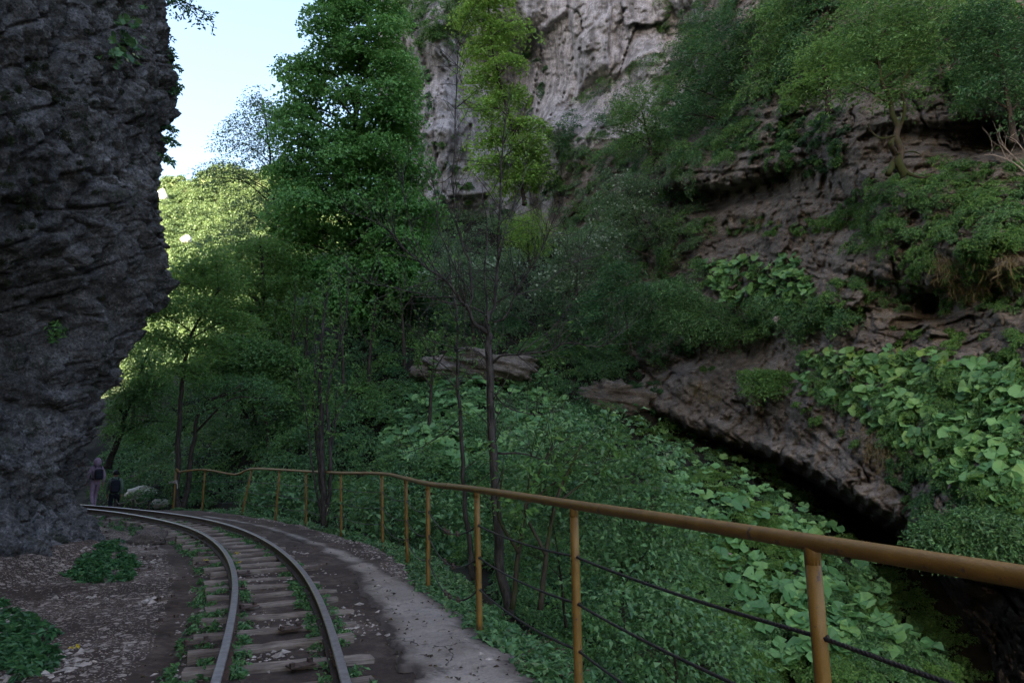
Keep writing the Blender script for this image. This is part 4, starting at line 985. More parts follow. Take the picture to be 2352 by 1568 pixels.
r_ = np.clip(Y_ * .030, .22, 1.25) * rng.uniform(.6, 1.25, len(P)) * np.where(apron, .45, 1); lf = np.clip(.035 + .0030 * Y_, .05, .16)
k_ = (fbm(P * .25 + 9, 3) + .35 * rng.normal(size=len(P)))
px2 = pxl[ok]; gap_ = inpoly(px2[:, 0], px2[:, 1], [(1330, 890), (1470, 890), (1500, 950), (1350, 950)]) | inpoly(px2[:, 0], px2[:, 1], [(985, 815), (1190, 820), (1180, 860), (1000, 855)])
pale_ = inpoly(px2[:, 0], px2[:, 1], [(930, 480), (1300, 440), (1480, 600), (1350, 780), (960, 790)]) & ~gap_ & (k_ < .5)
ma = (~apron) & (k_ < .0) & ~pale_ & ~gap_; mb_ = (~apron) & (k_ >= 0) & (k_ < .42) & ~pale_ & ~gap_; mc = (~apron) & (k_ >= .42) & ~pale_ & ~gap_
stuff('undergrowth', 'pale grey green shrubs on the slope below the pale cliff', 'undergrowth', [bushes(P[pale_], Nn[pale_], r_[pale_], 7, 40, lf[pale_] * .9)], 'grey')
stuff('undergrowth', 'dense blue green shrubs covering the wooded slope and ravine', 'undergrowth', [bushes(P[ma], Nn[ma], r_[ma], 8, 42, lf[ma])], 'shrub')
stuff('undergrowth', 'mid green leafy undergrowth scattered over the slope', 'undergrowth', [bushes(P[mb_], Nn[mb_], r_[mb_], 8, 42, lf[mb_])], 'shrub2')
stuff('undergrowth', 'darkest green low bushes between the trees', 'undergrowth', [bushes(P[mc], Nn[mc], r_[mc], 8, 42, lf[mc])], 'dark')
stuff('ground_cover', 'small leaved ground cover on the bank under the overhang', 'ground cover', [bushes(P[apron], Nn[apron], r_[apron] * 1.2, 5, 40, lf[apron] * .75, flat=.45)], 'shrub2')
P, Nn = on([(1440, 960), (1600, 990), (1800, 1100), (1950, 1220), (2060, 1320), (2250, 1568), (1500, 1568), (1560, 1300)], 900, ('ground',))
ok = edge_dist(P[:, :2]) > 1.2; P, Nn = P[ok], Nn[ok]; v_ = fbm(P * .8, 3) > 0
stuff('ground_cover', 'fresh green creeping plants between the butterbur leaves on the bank', 'ground cover', [bushes(P[v_], Nn[v_], .2, 5, 40, .06, flat=.4)], 'shrub')
stuff('ground_cover', 'yellower green creeping plants on the bank below the rock overhang', 'ground cover', [bushes(P[~v_], Nn[~v_], .2, 5, 40, .06, flat=.4)], 'yellowgreen')
# plants clinging to the walls
CV = [
      ([(1500, 0), (1700, 0), (1650, 180), (1570, 280), (1500, 240), (1540, 120)], 70, .6, .12, ('shrub2', 'grey')), ([(1180, 60), (1260, 160), (1280, 300), (1200, 300)], 12, .5, .13, ('dark',)),
      ([(1200, 330), (1420, 300), (1640, 400), (1620, 600), (1300, 560)], 190, .5, .11, ('grey', 'shrub2', 'grey')),
      ([(1680, 300), (1900, 250), (1960, 330), (1900, 420), (1760, 420)], 44, .26, .08, ('shrub2', 'dark')), ([(1650, 500), (2000, 500), (1980, 540), (1660, 540)], 40, .18, .06, ('shrub2',)),
      ([(1880, 640), (2352, 640), (2352, 720), (2050, 720)], 60, .2, .06, ('shrub', 'shrub2')), ([(2000, 750), (2352, 770), (2352, 840), (2080, 825)], 40, .16, .055, ('shrub2',)),
      ([(1500, 250), (1720, 200), (1880, 160), (1800, 300), (1660, 400), (1540, 400)], 90, .5, .1, ('dark', 'shrub2')),
      ([(1290, 300), (1400, 190), (1560, 100), (1700, 0), (1900, 0), (1880, 160), (1760, 230), (1690, 330), (1600, 390), (1480, 400), (1300, 390)], 150, .9, .12, ('shrub2', 'dark')),
      ([(1700, 0), (2352, 0), (2352, 250), (2230, 250), (2130, 170), (2050, 230), (1960, 180), (1880, 170), (1800, 210)], 190, .55, .09, ('dark', 'shrub2')),
      ([(1900, 520), (1990, 420), (2100, 380), (2352, 375), (2352, 560), (2250, 600), (2150, 560), (2040, 560), (1960, 590)], 190, .28, .065, ('shrub', 'shrub2')),
      ([(2000, 560), (2352, 560), (2352, 640), (2200, 660), (2100, 640)], 40, .22, .06, ('shrub2',)),
      ([(1240, 620), (1400, 420), (1500, 560), (1600, 590), (1660, 710), (1990, 700), (1960, 760), (1720, 790), (1560, 800), (1530, 850), (1340, 850), (1250, 800)], 260, .6, .10, ('shrub', 'shrub2', 'dark')),
      ([(1640, 700), (1900, 690), (2010, 720), (1900, 770), (1700, 780)], 60, .3, .075, ('shrub2',)),
      (B1, 26, .25, .08, ('shrub2',)), (B2, 420, .20, .055, ('shrub', 'shrub2')), (B3, 260, .42, .10, ('shrub',)),
      ([(2000, 1000), (2150, 1090), (2260, 1160), (2352, 1240), (2352, 1310), (2110, 1300), (2110, 1200), (2030, 1080)], 110, .16, .05, ('shrub', 'dark')),
      ([(1600, 840), (1840, 860), (1850, 920), (1960, 990), (1990, 1060), (1940, 1010), (1800, 930), (1700, 900)], 26, .15, .06, ('shrub2',)),
      ([(1400, 920), (1460, 860), (1540, 870), (1500, 960)], 20, .22, .07, ('dark',)),
      ([(990, 60), (1060, 30), (1070, 100), (1010, 110)], 26, .7, .14, ('shrub2',)), ([(900, 0), (1060, 0), (1060, 50), (960, 130)], 60, .9, .15, ('shrub2',)),
      ([(940, 150), (1000, 130), (1000, 500), (930, 560), (880, 480)], 50, .5, .13, ('dark', 'grey')), ([(1000, 330), (1090, 350), (1080, 480), (1000, 480)], 14, .4, .13, ('shrub2',)),
      ([(1180, 400), (1290, 290), (1300, 420), (1230, 470)], 16, .5, .13, ('dark',)), ([(1640, 330), (1720, 280), (1950, 330), (1900, 380)], 26, .22, .08, ('shrub', 'dark'))]
acc = {}
for poly, n, r, lfz, mats_ in CV:
    P, Nn = on(poly, n, ('cliff', 'ground', 'cliff.001', 'cliff.002'))
    for j, mm in enumerate(mats_):
        s_ = np.arange(len(P)) % len(mats_) == j
        acc.setdefault(mm, []).append(bushes(P[s_], Nn[s_], r * rng.uniform(.6, 1.3, s_.sum()), 7, 42, lfz, up=.5))
for mm, lab in (('shrub', 'blue green plants growing on the ledges of the rock wall'), ('shrub2', 'fresh green plants growing along the rock ledges'), ('dark', 'dark green plants in the shade of the rock wall'), ('grey', 'grey green creepers hanging on the cliff left of the young maple')):
    stuff('wall_plants', lab, 'wall plants', acc[mm], mm)

# butterbur: big round leaves on stalks
def round_leaves(P, Nn, size):
    n = len(P); Nn = unit(Nn); T = unit(np.cross(Nn, rnd(n))); W = np.cross(Nn, T); k = 11
    a = np.linspace(.30, 2 * math.pi - .30, k); prof_ = 1 + .06 * np.cos(a * 3) - .0
    rad_ = prof_[None] * (1 + .07 * rng.normal(size=(n, k))); s = (np.broadcast_to(size, (n,)) / 2)[:, None, None]
    ring = P[:, None] + s * rad_[..., None] * (np.cos(a)[None, :, None] * T[:, None] + np.sin(a)[None, :, None] * W[:, None]) + Nn[:, None] * s * (.22 + .16 * rng.normal(size=(n, k)))[..., None]
    V = np.concatenate([P[:, None], ring], 1).reshape(-1, 3); b = np.arange(n)[:, None, None] * (k + 1); j = np.arange(k - 1)
    F = (b + np.stack([0 * j, j + 1, j + 2], -1)[None]).reshape(-1, 3); return V, F
def butterbur(name, label, poly, n, size, lift, mat, cover=(), extra_up=.5, names=None):
    P, Nn = on(poly, n, names); h = lift * rng.uniform(.4, 1.2, len(P)); up = np.array([0, 0, 1.0])
    tow = unit(np.array([0, 0, 1.6]) * .0 + (CAM - P) * np.array([1, 1, 0]))
    C = P + up * h[:, None] + Nn * (.12 * rng.random(len(P)))[:, None]
    N2 = Nn * .5 + up * extra_up + tow * .25 + .30 * rnd(len(P))
    V, F = round_leaves(C, N2, size * rng.uniform(.32, 1.25, len(P)))
    st = []; w = .007
    for a, b in ((P, C),):
        q = np.stack([a - (w, 0, .05), a + (w, 0, -.05), b + (w, 0, 0), b - (w, 0, 0)], 1).reshape(-1, 3); st = (q, np.arange(len(q)).reshape(-1, 4) + len(V))
    o = mesh(name, np.vstack([V, st[0]]), [F, st[1]], None, mats=[M[mat], M['dark']], midx=np.r_[np.zeros(len(F), int), np.ones(len(st[1]), int)]); tag(o, label, 'butterbur', None, 'stuff')
butterbur('butterbur_patch', 'big round butterbur leaves on the ledge in the middle of the brown wall', B1, 240, .46, .28, 'butter')
butterbur('butterbur_patch', 'large bank of big round butterbur leaves on the ledge at the right edge', B2, 640, .31, .2, 'butter')
butterbur('butterbur_patch', 'yellowish butterbur leaves on the upper edge of the right hand bank', [(1825, 835), (1900, 815), (2080, 822), (2200, 850), (2150, 900), (1950, 900)], 70, .31, .25, 'butter_y')
butterbur('butterbur_patch', 'butterbur leaves carpeting the slope behind the bare young tree', B3, 900, .44, .3, 'butter', extra_up=.8, names=('ground',))
butterbur('butterbur_patch', 'butterbur leaves on the bank below the overhang, seen over the railing', B4, 560, .31, .12, 'butter', extra_up=.8, names=('ground',))

# ------------------------------------------------------------------ shrubs on the near bank, seen through the railing
GN = 'leafy shrubs on the bank just beyond the railing'
for lab, Y, tk, bl, lm in (
    ('leafy shrub directly right of the bare young tree, reaching above the handrail', 9.6, [(1300, 1440), (1280, 1260), (1250, 1100)], [(1200, 1020, 50, 36), (1300, 965, 40, 30), (1350, 1030, 45, 36), (1230, 1100, 70, 45), (1320, 1110, 75, 50), (1270, 1200, 85, 50), (1210, 1280, 60, 45), (1350, 1220, 60, 50)], 'shrub'),
    ('tall leafy shrub with upright stems behind the widest railing span', 8.4, [(1440, 1530), (1430, 1320), (1425, 1120)], [(1425, 985, 40, 40), (1505, 1060, 50, 40), (1400, 1090, 60, 50), (1520, 1150, 70, 55), (1440, 1190, 80, 55), (1550, 1250, 60, 50), (1480, 1290, 80, 50), (1400, 1290, 55, 50)], 'shrub'),
    ('low leafy shrub behind the lower cables beside the nearest tall post', 7.0, [(1560, 1600), (1550, 1500), (1540, 1420)], [(1450, 1400, 70, 45), (1540, 1400, 70, 50), (1620, 1440, 65, 45), (1500, 1490, 90, 50), (1640, 1520, 70, 45), (1420, 1500, 60, 45)], 'shrub'),
    ('dark leafy shrub behind the posts where the cables sag', 15.2, [(900, 1290), (900, 1200), (895, 1140)], [(860, 1130, 60, 36), (930, 1130, 60, 38), (1000, 1150, 60, 42), (900, 1190, 70, 40), (980, 1220, 60, 40), (1040, 1200, 45, 45), (830, 1190, 45, 35)], 'shrub'),
    ('blue green bush by the slanting railing post', 21.6, [(650, 1190), (648, 1150)], [(620, 1130, 40, 22), (680, 1140, 45, 24), (650, 1160, 55, 20), (590, 1160, 30, 20), (730, 1160, 40, 22)], 'shrub')):
    tree('leafy_shrub', lab, 'shrub', Y, tk, bl, lm, 22 * len(bl), 22, .035 + .0075 * Y, .16 + .026 * Y, .018, 'bark', GN, droop=.2, tilt=.5, asp=.42, twig=3)
for lab, Y, x, y, ht in (('thin dark stem leaning right behind the widest railing span', 8.0, 1240, 1400, 1), ('crooked mossy stem below the nearly bare young tree', 8.2, 1175, 1400, 0)):
    barked('shrub_stem', lab, Y, [([(x, y), (x + 15, y - 130), (x + 40, y - 260), (x + 95, y - 380)], .035, .012, .3), ([(x + 15, y - 130), (x - 30, y - 220), (x - 20, y - 320)], .022, .007, -.3), ([(x + 30, y - 240), (x + 110, y - 300), (x + 160, y - 330)], .016, .005, .2)], bark='bark_moss', nbud=60, leaf=.09, twigs=30)

for x, y, h_, lean, Y in ((300, 1010, 200, 30, 30), (520, 990, 300, 25, 30), (585, 1000, 260, -20, 31), (665, 980, 330, 15, 29), (700, 900, 260, 12, 33), (790, 930, 300, -12, 31), (845, 900, 230, 22, 33), (930, 860, 240, -15, 33), (985, 1010, 260, 18, 25), (620, 1060, 190, -25, 27)):
    g_ = on([(x - 3, y - 3), (x + 3, y - 3), (x + 3, y + 3), (x - 3, y + 3)], 1)[0]; Y = g_[0][1] if len(g_) else Y
    r_ = barked('slender_tree', 'thin dark trunk standing in the undergrowth of the wooded slope', Y, [([(x, y + 15), (x + lean * .2, y - h_ * .35), (x + lean * .6, y - h_ * .7), (x + lean, y - h_)], .0033 * Y, .012, 0), ([(x + lean * .3, y - h_ * .45), (x + lean * .3 - 28, y - h_ * .65), (x + lean * .3 - 40, y - h_ * .8)], .03, .01, .4), ([(x + lean * .5, y - h_ * .6), (x + lean * .5 + 30, y - h_ * .78), (x + lean * .5 + 48, y - h_ * .9)], .03, .01, -.4)], bark='bark', nbud=130, leaf=.14, twigs=60); r_['group'] = 'thin trunks in the wooded slope'
# ------------------------------------------------------------------ weeds, stones and small things on the ledge
def ledge_pts(n, smin, smax, t0, t1):
    i = rng.integers(int(t0 / tt[-1] * 159), int(t1 / tt[-1] * 159), n); s_ = rng.uniform(smin, smax, n)
    xy = TRK[i] + TN[i] * s_[:, None] + TD[i] * rng.uniform(-.07, .07, n)[:, None]; return np.column_stack([xy, ground_z(xy)])
W = [ledge_pts(210, -.85, -.50, 3.0, 16), ledge_pts(150, -.37, -.27, 3, 14), ledge_pts(190, .27, .37, 3, 17), ledge_pts(80, .48, .6, 3, 12), ledge_pts(150, -1.2, -.5, 16, 27), ledge_pts(60, -.3, .3, 18, 27)]
W = np.vstack(W); W = W[fbm(W * 1.1 + 4, 3) > -.22]
up1 = lambda n: np.tile([0, 0, 1.0], (n, 1))
stuff('weeds', 'small green weeds sprouting along both rails', 'weeds', [bushes(W, up1(len(W)), rng.uniform(.03, .085, len(W)), 4, 9, .05, flat=.7, asp=.5)], 'shrub')
def patch(poly, n, lift=0):
    X = sample(poly, n) * S; P, Nn, nm = hits(X[:, 0], X[:, 1]); m = (P[:, 2] > -900) & (nm == 'ground'); q_ = np.array(poly, float).mean(0) * S; rr_ = np.linalg.norm((X - q_) * [1, 2], axis=1); m &= rng.random(len(X)) > sm(.35, 1.0, rr_ / (rr_.max() + 1e-6)) * .95; m &= fbm(np.column_stack([X * .08, X[:, 0] * 0]) + 3, 3) + .35 * rng.normal(size=len(X)) > -.25; return P[m], Nn[m]
FP = [patch([(140, 1320), (215, 1270), (245, 1225), (290, 1225), (315, 1265), (315, 1330), (200, 1340), (120, 1345)], 190), patch([(0, 1400), (60, 1410), (120, 1470), (110, 1568), (0, 1568), (0, 1380), (130, 1568)], 130)]
P = np.vstack([a for a, _ in FP]); P = P[edge_dist(P[:, :2]) < 0]
stuff('foot_plants', 'low green plants at the foot of the left rock', 'plants', [bushes(P, up1(len(P)), rng.uniform(.03, .10, len(P)), 5, 12, .085, asp=.45)], 'dark')
E = []
for k in range(1, 12):
    a, b = np.array(POST[k]), np.array(POST[min(k + 1, 12)])
    m = 120 if k < 5 else 70
    q = a + (b - a) * rng.random((m, 1)) + rng.normal(0, .05, (m, 2)) + np.array([unit(np.array([(b - a)[1], -(b - a)[0]]))]) * rng.uniform(.0, .7, (m, 1)); E.append(q)
E = np.vstack(E); E = np.column_stack([E, ground_z(E)])
stuff('edge_plants', 'low plants and grass along the foot of the railing', 'plants', [bushes(E, up1(len(E)), rng.uniform(.05, .2, len(E)), 5, 16, .085, asp=.4)], 'shrub')
for (x, y) in ((540, 1360), (460, 1305), (170, 1512), (545, 1330)):
    pass
YF = []
for x, y in ((472, 1300), (542, 1283), (545, 1306), (168, 1512)):
    P, Nn, nm = hits([x * S], [y * S]); YF.append(P[0] + (0, 0, .10))
YF = np.array(YF)
stuff('dandelions', 'few yellow dandelion flowers among the plants by the left rock', 'flowers', [sprays(YF, .03, up1(len(YF)), 22, .03, 0, .3, clump=False)], 'yellow_flower')
def stones(P, size, flat=.55):
    n = len(P); o = np.array([(1, 0, 0), (-1, 0, 0), (0, 1, 0), (0, -1, 0), (0, 0, 1), (0, 0, -1), (.6, .6, .5), (-.6, .55, .4), (.5, -.6, -.4), (-.6, -.5, .55)], float)[:6]
    V = o[None] * rng.uniform(.6, 1.2, (n, 6, 1)) + .22 * rng.normal(size=(n, 6, 3)); a = rng.random(n) * 6.3; c, s = np.cos(a), np.sin(a)
    V = np.stack([c[:, None] * V[..., 0] - s[:, None] * V[..., 1], s[:, None] * V[..., 0] + c[:, None] * V[..., 1], V[..., 2] * flat], -1) * (np.broadcast_to(size, (n,)) / 2)[:, None, None] + P[:, None]
    T = np.array([(0, 2, 4), (2, 1, 4), (1, 3, 4), (3, 0, 4), (2, 0, 5), (1, 2, 5), (3, 1, 5), (0, 3, 5)])
    return V.reshape(-1, 3), (np.arange(n)[:, None, None] * 6 + T[None]).reshape(-1, 3)
q = []
n0 = 20000; r0 = 3.2 * np.exp(rng.random(n0) * math.log(20 / 3.2)); a0 = np.radians(rng.uniform(-46, 12, n0)); xy = np.column_stack([r0 * np.sin(a0), r0 * np.cos(a0)])
den_ = fbm(np.column_stack([xy * .8, np.zeros(n0)]) + 2, 4); s_ = track_dist(xy); e_ = edge_dist(xy)
zone = ((s_ < -1.2) & (den_ > .12)) | ((np.abs(s_) < .95) & (den_ + .5 * rng.random(n0) > .35)) | ((e_ > -.75) & (e_ < .6) & (den_ > -.2))
zone &= (e_ < .7); xy = xy[zone]; P = np.column_stack([xy, ground_z(xy) + .002]); sz = rng.lognormal(math.log(.030), .5, len(P)); sz = np.clip(sz * (1 + .8 * (track_dist(xy) < -1)), .010, .11)
v, f = stones(P, sz); tag(mesh('gravel', v, f, M['stone_chip']), 'pale limestone chips strewn over the dark earth of the ledge', 'gravel', None, 'stuff')

def rock(name, label, c, r, m, seed, cat='rock', group=None):
    n1, n2 = 20, 28; th = np.linspace(0, math.pi, n1); ph = np.linspace(0, 2 * math.pi, n2, endpoint=False)
    V = np.array([(math.sin(a) * math.cos(b), math.sin(a) * math.sin(b), math.cos(a)) for a in th for b in ph]); w1, w2, cid_ = worley(V * 1.3 + seed)
    V = V * (1 + .25 * fbm(V * 1.1 + seed, 3) + .30 * (.5 - w1) + .06 * fbm(V * 4 + seed, 3))[:, None] * np.array(r) + np.array(c)
    i = np.arange(n1 - 1)[:, None] * n2; j = np.arange(n2)[None]; j2 = (j + 1) % n2
    F = np.stack([i + j, i + n2 + j, i + n2 + j2, i + j2], -1).reshape(-1, 4)
    return tag(mesh(name, V, F, M[m], None, True, origin=c), label, cat, group)
def crag(name, label, c, r, seed):
    n1, n2 = 70, 130; th = np.linspace(0, math.pi, n1); ph = np.linspace(0, 2 * math.pi, n2, endpoint=False); f = lambda t: np.sign(t) * np.abs(t) ** .7
    A, Bq = np.meshgrid(th, ph, indexing='ij'); V = np.stack([f(np.sin(A)) * f(np.cos(Bq)), f(np.sin(A)) * f(np.sin(Bq)), f(np.cos(A))], -1).reshape(-1, 3) * np.array(r)
    U = unit(V); t = (V[:, 2] + .25 * V[:, 0] + .3 * fbm(V * .5 + seed, 2)) * 2.2; fr = t - np.floor(t); worley(V * 1.1 + seed)
    V = V + U * (.35 * fbm(V * .7 + seed, 3) + .28 * sm(0, .2, fr) * (1 - fr) + .30 * worley.fac + .10 * billow(V * 3 + seed, 4))[:, None]
    i = np.arange(n1 - 1)[:, None] * n2; j = np.arange(n2)[None]; j2 = (j + 1) % n2; F = np.stack([i + j, i + n2 + j, i + n2 + j2, i + j2], -1).reshape(-1, 4)
    return tag(mesh(name, V + np.array(c), F, M['brown_rock'], None, True, origin=c), label, 'rock')
crag('rock_ledge', 'brown rock ledge on the slope behind the nearly bare young tree', at2(1085, 848, 28.9), (2.5, 1.1, .55), 2.0)
crag('rock_ledge', 'red brown rock jutting out under the large rounded dark green bush', at2(1400, 925, 29), (1.5, 1.2, .55), 5.0)
def on1(x, y):
    P, Nn, nm = hits([x * S], [y * S]); return P[0]
c = on1(343, 1246); rock('boulder', 'brown boulder lying in the hollow left of the track', c + (0, 0, .08), (.36, .24, .19), 'boulder', 3.1, 'boulder')
c = on1(312, 1246); rock('boulder', 'small flat stone leaning against the brown boulder beside the track', c + (0, 0, .02), (.2, .14, .08), 'boulder', 7.7, 'boulder')
for k, (x, y, r, lab) in enumerate(((1655, 1275, .22, 'pale stone on the bank, upper left one of three seen just below the handrail'), (1692, 1290, .2, 'pale stone on the bank, right one of three seen just below the handrail'), (1668, 1312, .14, 'small pale stone on the bank, lowest of three seen just below the handrail'),
                                    (1268, 1108, .42, 'pale boulder glimpsed through the shrubs right of the bare young tree'), (1800, 740, .35, 'pale stone slab under the middle butterbur ledge'), (2050, 560, .2, 'pale stone on the upper right ledge'),
                                    (330, 1140, .7, 'pale gravelly rock by the stream behind the walkers'), (372, 1160, .4, 'pale rock by the stream next to the last railing post'))):
    c = on1(x, y)
    if c[2] > -900: rock('pale_rock', lab, c + np.array([0, 0, .1 * r]), (r, r * .8, r * .6), 'white_rock' if k > 5 else 'stone_chip', k * 3.3)

q_ = []
n0 = 2600; r0 = 3.4 * np.exp(rng.random(n0) * math.log(16 / 3.4)); a0 = np.radians(rng.uniform(-44, 10, n0)); xy = np.column_stack([r0 * np.sin(a0), r0 * np.cos(a0)])
e_ = edge_dist(xy); k_ = (e_ < .5) & (rng.random(n0) < np.where(e_ > -.7, .9, .35)); xy = xy[k_]; P = np.column_stack([xy, np.maximum(ground_z(xy), np.where((edge_dist(xy) > -1.5), .03, -1)) + .008])
v, f = leaves(P, np.array([0, 0, 1.0]) + .35 * rnd(len(P)), rnd(len(P)), rng.uniform(.018, .055, len(P)), .55, .2)
o = mesh('leaf_litter', v, f, M['litter']); tag(o, 'small dead brown leaves scattered over the path and track bed', 'leaf litter', None, 'stuff')
# plants on the left cliff
def cliff_plant(name, label, pts, R, n, leaf, mat, droop=.5, round_=False, cat='plant'):
    P, Nn, nm = hits([p[0] * S for p in pts], [p[1] * S for p in pts]); m = nm == 'cliff'
    P, Nn = P[m] + Nn[m] * .05, Nn[m]
    if not len(P): print('no hit', name); return
    root = empty(name, P[0]); tag(root, label, cat)
    ax = unit(Nn + np.array([0, 0, .5]))
    if round_:
        i = np.repeat(np.arange(len(P)), n); C = P[i] + ax[i] * (R * rng.random(len(i)))[:, None] + R * .7 * rnd(len(i)) * np.array([.6, .6, 1]); v, f = round_leaves(C, ax[i] + .4 * rnd(len(i)), leaf * rng.uniform(.6, 1.2, len(i))); mesh('foliage', v, f, M[mat], root)
    else:
        v, f = bushes(P, ax, R, 6, n, leaf, up=.2); mesh('foliage', v, f, M[mat], root)
    sb = MB()
    for p, a in zip(P, ax): sb.tube(spline([p - a * .1, p + a * R * .5, p + a * R + (0, 0, -.05)], 4), .006, 5)
    sb.build('stem', M['bark'], root); return root
cliff_plant('cliff_plant', 'clump of broad green leaves growing high on the left rock face', [(285, 100), (300, 125), (270, 120)], .28, 16, .16, 'shrub', round_=True)
cliff_plant('cliff_plant', 'small tuft of thin leaves on the left rock face below the broad leaved clump', [(130, 760), (125, 770)], .12, 16, .07, 'shrub2')
MS = [(150, 240), (100, 160), (20, 320), (60, 430), (210, 300), (40, 620), (250, 420), (12, 250)]
P, Nn = on([(0, 60), (330, 60), (340, 300), (280, 700), (0, 700)], 26, ('cliff',))
P0, N0, nm = hits([p[0] * S for p in MS], [p[1] * S for p in MS]); g_ = nm == 'cliff'
P = np.vstack([P] + [P0[g_] + .22 * rnd(g_.sum()) * np.array([.2, 1, 1.6]) for _ in range(9)]); Nn = np.vstack([Nn] + [N0[g_]] * 9)
stuff('moss', 'dark olive moss cushions and small weeds in the hollows of the left rock', 'moss', [bushes(P, Nn, .06, 5, 40, .022, up=.1)], 'moss')
ED = []
for (x, y, dx_, dy_) in ((372, 70, 25, 20), (378, 110, 22, 10), (392, 150, 20, 8), (395, 165, 16, 20), (397, 205, 18, 6), (396, 190, 14, 12), (392, 290, 8, 16), (390, 320, 8, 10), (385, 355, 6, 14)): ED.append((x, y, dx_, dy_))
root = None
for k, grp in enumerate((ED[:2], ED[2:6], ED[6:])):
    labs = ('leafy sprigs on the left rock edge high up, just below the hanging branch', 'tuft of dark leaves on the left rock edge against the sky', 'thin leafy sprigs low on the left rock edge against the sky')
    a = at2(grp[0][0] - 12, grp[0][1], 12.3); root = empty('cliff_sprig', a); tag(root, labs[k], 'plant'); sb = MB(); L_ = []
    for x, y, dx_, dy_ in grp:
        for _ in range(3):
            p0 = at2(x - 16, y, 12.35); p2 = at2(x + dx_ * rng.uniform(.5, 1.1), y + dy_ + rng.normal(0, 8), 12.2 + rng.normal(0, .15)); q = spline([p0, (p0 + p2) / 2 + (0, 0, .05), p2], 4); sb.tube(q, .006, 5); j = rng.integers(3, len(q), 5)
            L_.append(sprays(q[j], .07, np.tile([.3, -.3, .8], (5, 1)), 7, .085, .2, .8, clump=False))
    v, f = merge(L_); mesh('foliage', v, f, M['dark'], root); sb.build('stem', M['bark'], root)
tree('overhanging_tree', 'dark leafy branch hanging into the sky from above the left rock', 'tree', 12.4, [(250, -180), (300, -110), (345, -45), (400, -8), (445, 15), (480, 40)],
     [(360, -20, 28, 16), (395, 8, 22, 9), (425, 14, 22, 9), (452, 26, 20, 8), (475, 42, 12, 7), (360, 10, 12, 7), (320, -70, 40, 25)], 'dark', 70, 12, .085, .22, .03, droop=.2, tilt=.7, twig=2)
barked('dead_branches', 'bare pale dead twigs sticking in from the right edge over the ledge', 14.2, [([(2380, 420), (2330, 375), (2280, 355), (2235, 360)], .02, .004, 0), ([(2370, 400), (2320, 350), (2290, 320)], .015, .003, .2), ([(2385, 400), (2340, 330), (2310, 310)], .015, .003, -.2)], bark='twig_pale', nbud=3, twigs=60)
# drooping dry grass under the ledges
G0 = on([(1700, 495), (1800, 500), (1810, 540), (1780, 560), (1710, 520)], 12)[0]
G1 = on([(2120, 590), (2330, 590), (2330, 660), (2200, 670)], 34)[0]; G2 = on([(1980, 980), (2060, 1010), (2080, 1060), (2000, 1040)], 26)[0]; G3 = on([(1420, 290), (1460, 290), (1450, 330), (1420, 330)], 14)[0]; G4 = on([(1560, 860), (1640, 870), (1700, 920), (1600, 930)], 16)[0]
P = np.vstack([G0, G1, G2, G3, G4]); n = len(P); i = np.repeat(np.arange(n), 26); m = len(i); out = unit((CAM - P[i]) * np.array([1, 1, 0]))
D0 = out * .5 + .35 * rnd(m) + np.array([0, 0, -.75]); v, f = leaves(P[i] + .09 * rnd(m), out + .4 * rnd(m), D0, rng.uniform(.12, .36, m), asp=.05, fold=.02)
o = mesh('hanging_grass', v, f, M['drygrass']); tag(o, 'tufts of dry drooping grass hanging from the rock ledges', 'grass', None, 'stuff')

# ------------------------------------------------------------------ forest on the far hills
X = sample([(300, 380), (900, 300), (1000, 520), (700, 800), (300, 1060), (290, 700)], 9000) * S
P, Nn, nm = hits(X[:, 0], X[:, 1]); m = np.char.startswith(nm.astype(str), 'hill'); P = P[m]
o_ = P[:, 1] > 250
r_ = np.where(o_, rng.uniform(1.2, 2.9, len(P)), rng.uniform(.9, 2.0, len(P)))
P = P + np.column_stack([np.zeros(len(P)), np.zeros(len(P)), r_ * .7])
d = unit(rnd(len(P) * 34)); d[:, 2] = np.abs(d[:, 2]) * .9 - .2 + 0 * d[:, 2]; i = np.repeat(np.arange(len(P)), 34)
C = P[i] + d * (r_[i] * rng.uniform(.75, 1.05, len(i)))[:, None] * np.array([1, 1, 1.25]); v, f = sprays(C, r_[i] * .34, d + np.array([0, 0, .4]), 5, r_[i] * .34, .2, .5, asp=.9, clump=False)
o = mesh('forest', v, f, M['hillwood']); tag(o, 'sunlit yellow green woodland covering the far hills', 'forest', None, 'stuff')
for x, y, sx, sy, lab in ((375, 465, 13, 22, 'white rock face in the sunlit woods just right of the left cliff'), (437, 570, 12, 10, 'small white rock low in the sunlit woods behind the forked tree')):
    P, Nn, nm = hits([x * S], [y * S])
    if nm[0].startswith('hill'):
        k = S / FOC * P[0][1]; rock('white_outcrop', lab, P[0] + (0, -3, 2), (sx * k, sx * k * .6, sy * k), 'white_rock', x * .1, 'rock')

# ------------------------------------------------------------------ end of the path: tied rag, low rope barrier
q = TOPS[12] + (BASES[12] - TOPS[12]) * .27
mb = MB(); a = np.linspace(0, 2 * math.pi * 2.2, 40); mb.tube(np.column_stack([q[0] + .045 * np.cos(a), q[1] + .045 * np.sin(a), q[2] + np.linspace(-.05, .06, 40)]), .022, 6)
mb.tube(spline([q + (-.03, -.04, 0), q + (-.13, -.05, .01), q + (-.17, -.05, -.05)], 5), [.02] * 10 + [.008], 6); mb.tube(spline([q + (.03, -.04, 0), q + (.09, -.05, -.06), q + (.10, -.05, -.2)], 5), [.02] * 10 + [.006], 6)
M['rag'] = plain('faded_cloth', (.36, .30, .28), .9); tag(mb.build('rag', M['rag'], smooth=True), 'faded rag knotted round the last railing post', 'rag')
fen = empty('rope_barrier', at(133, 505, 23)); tag(fen, 'low slack rope on short wooden stakes beyond the bend of the track', 'barrier'); rp = []
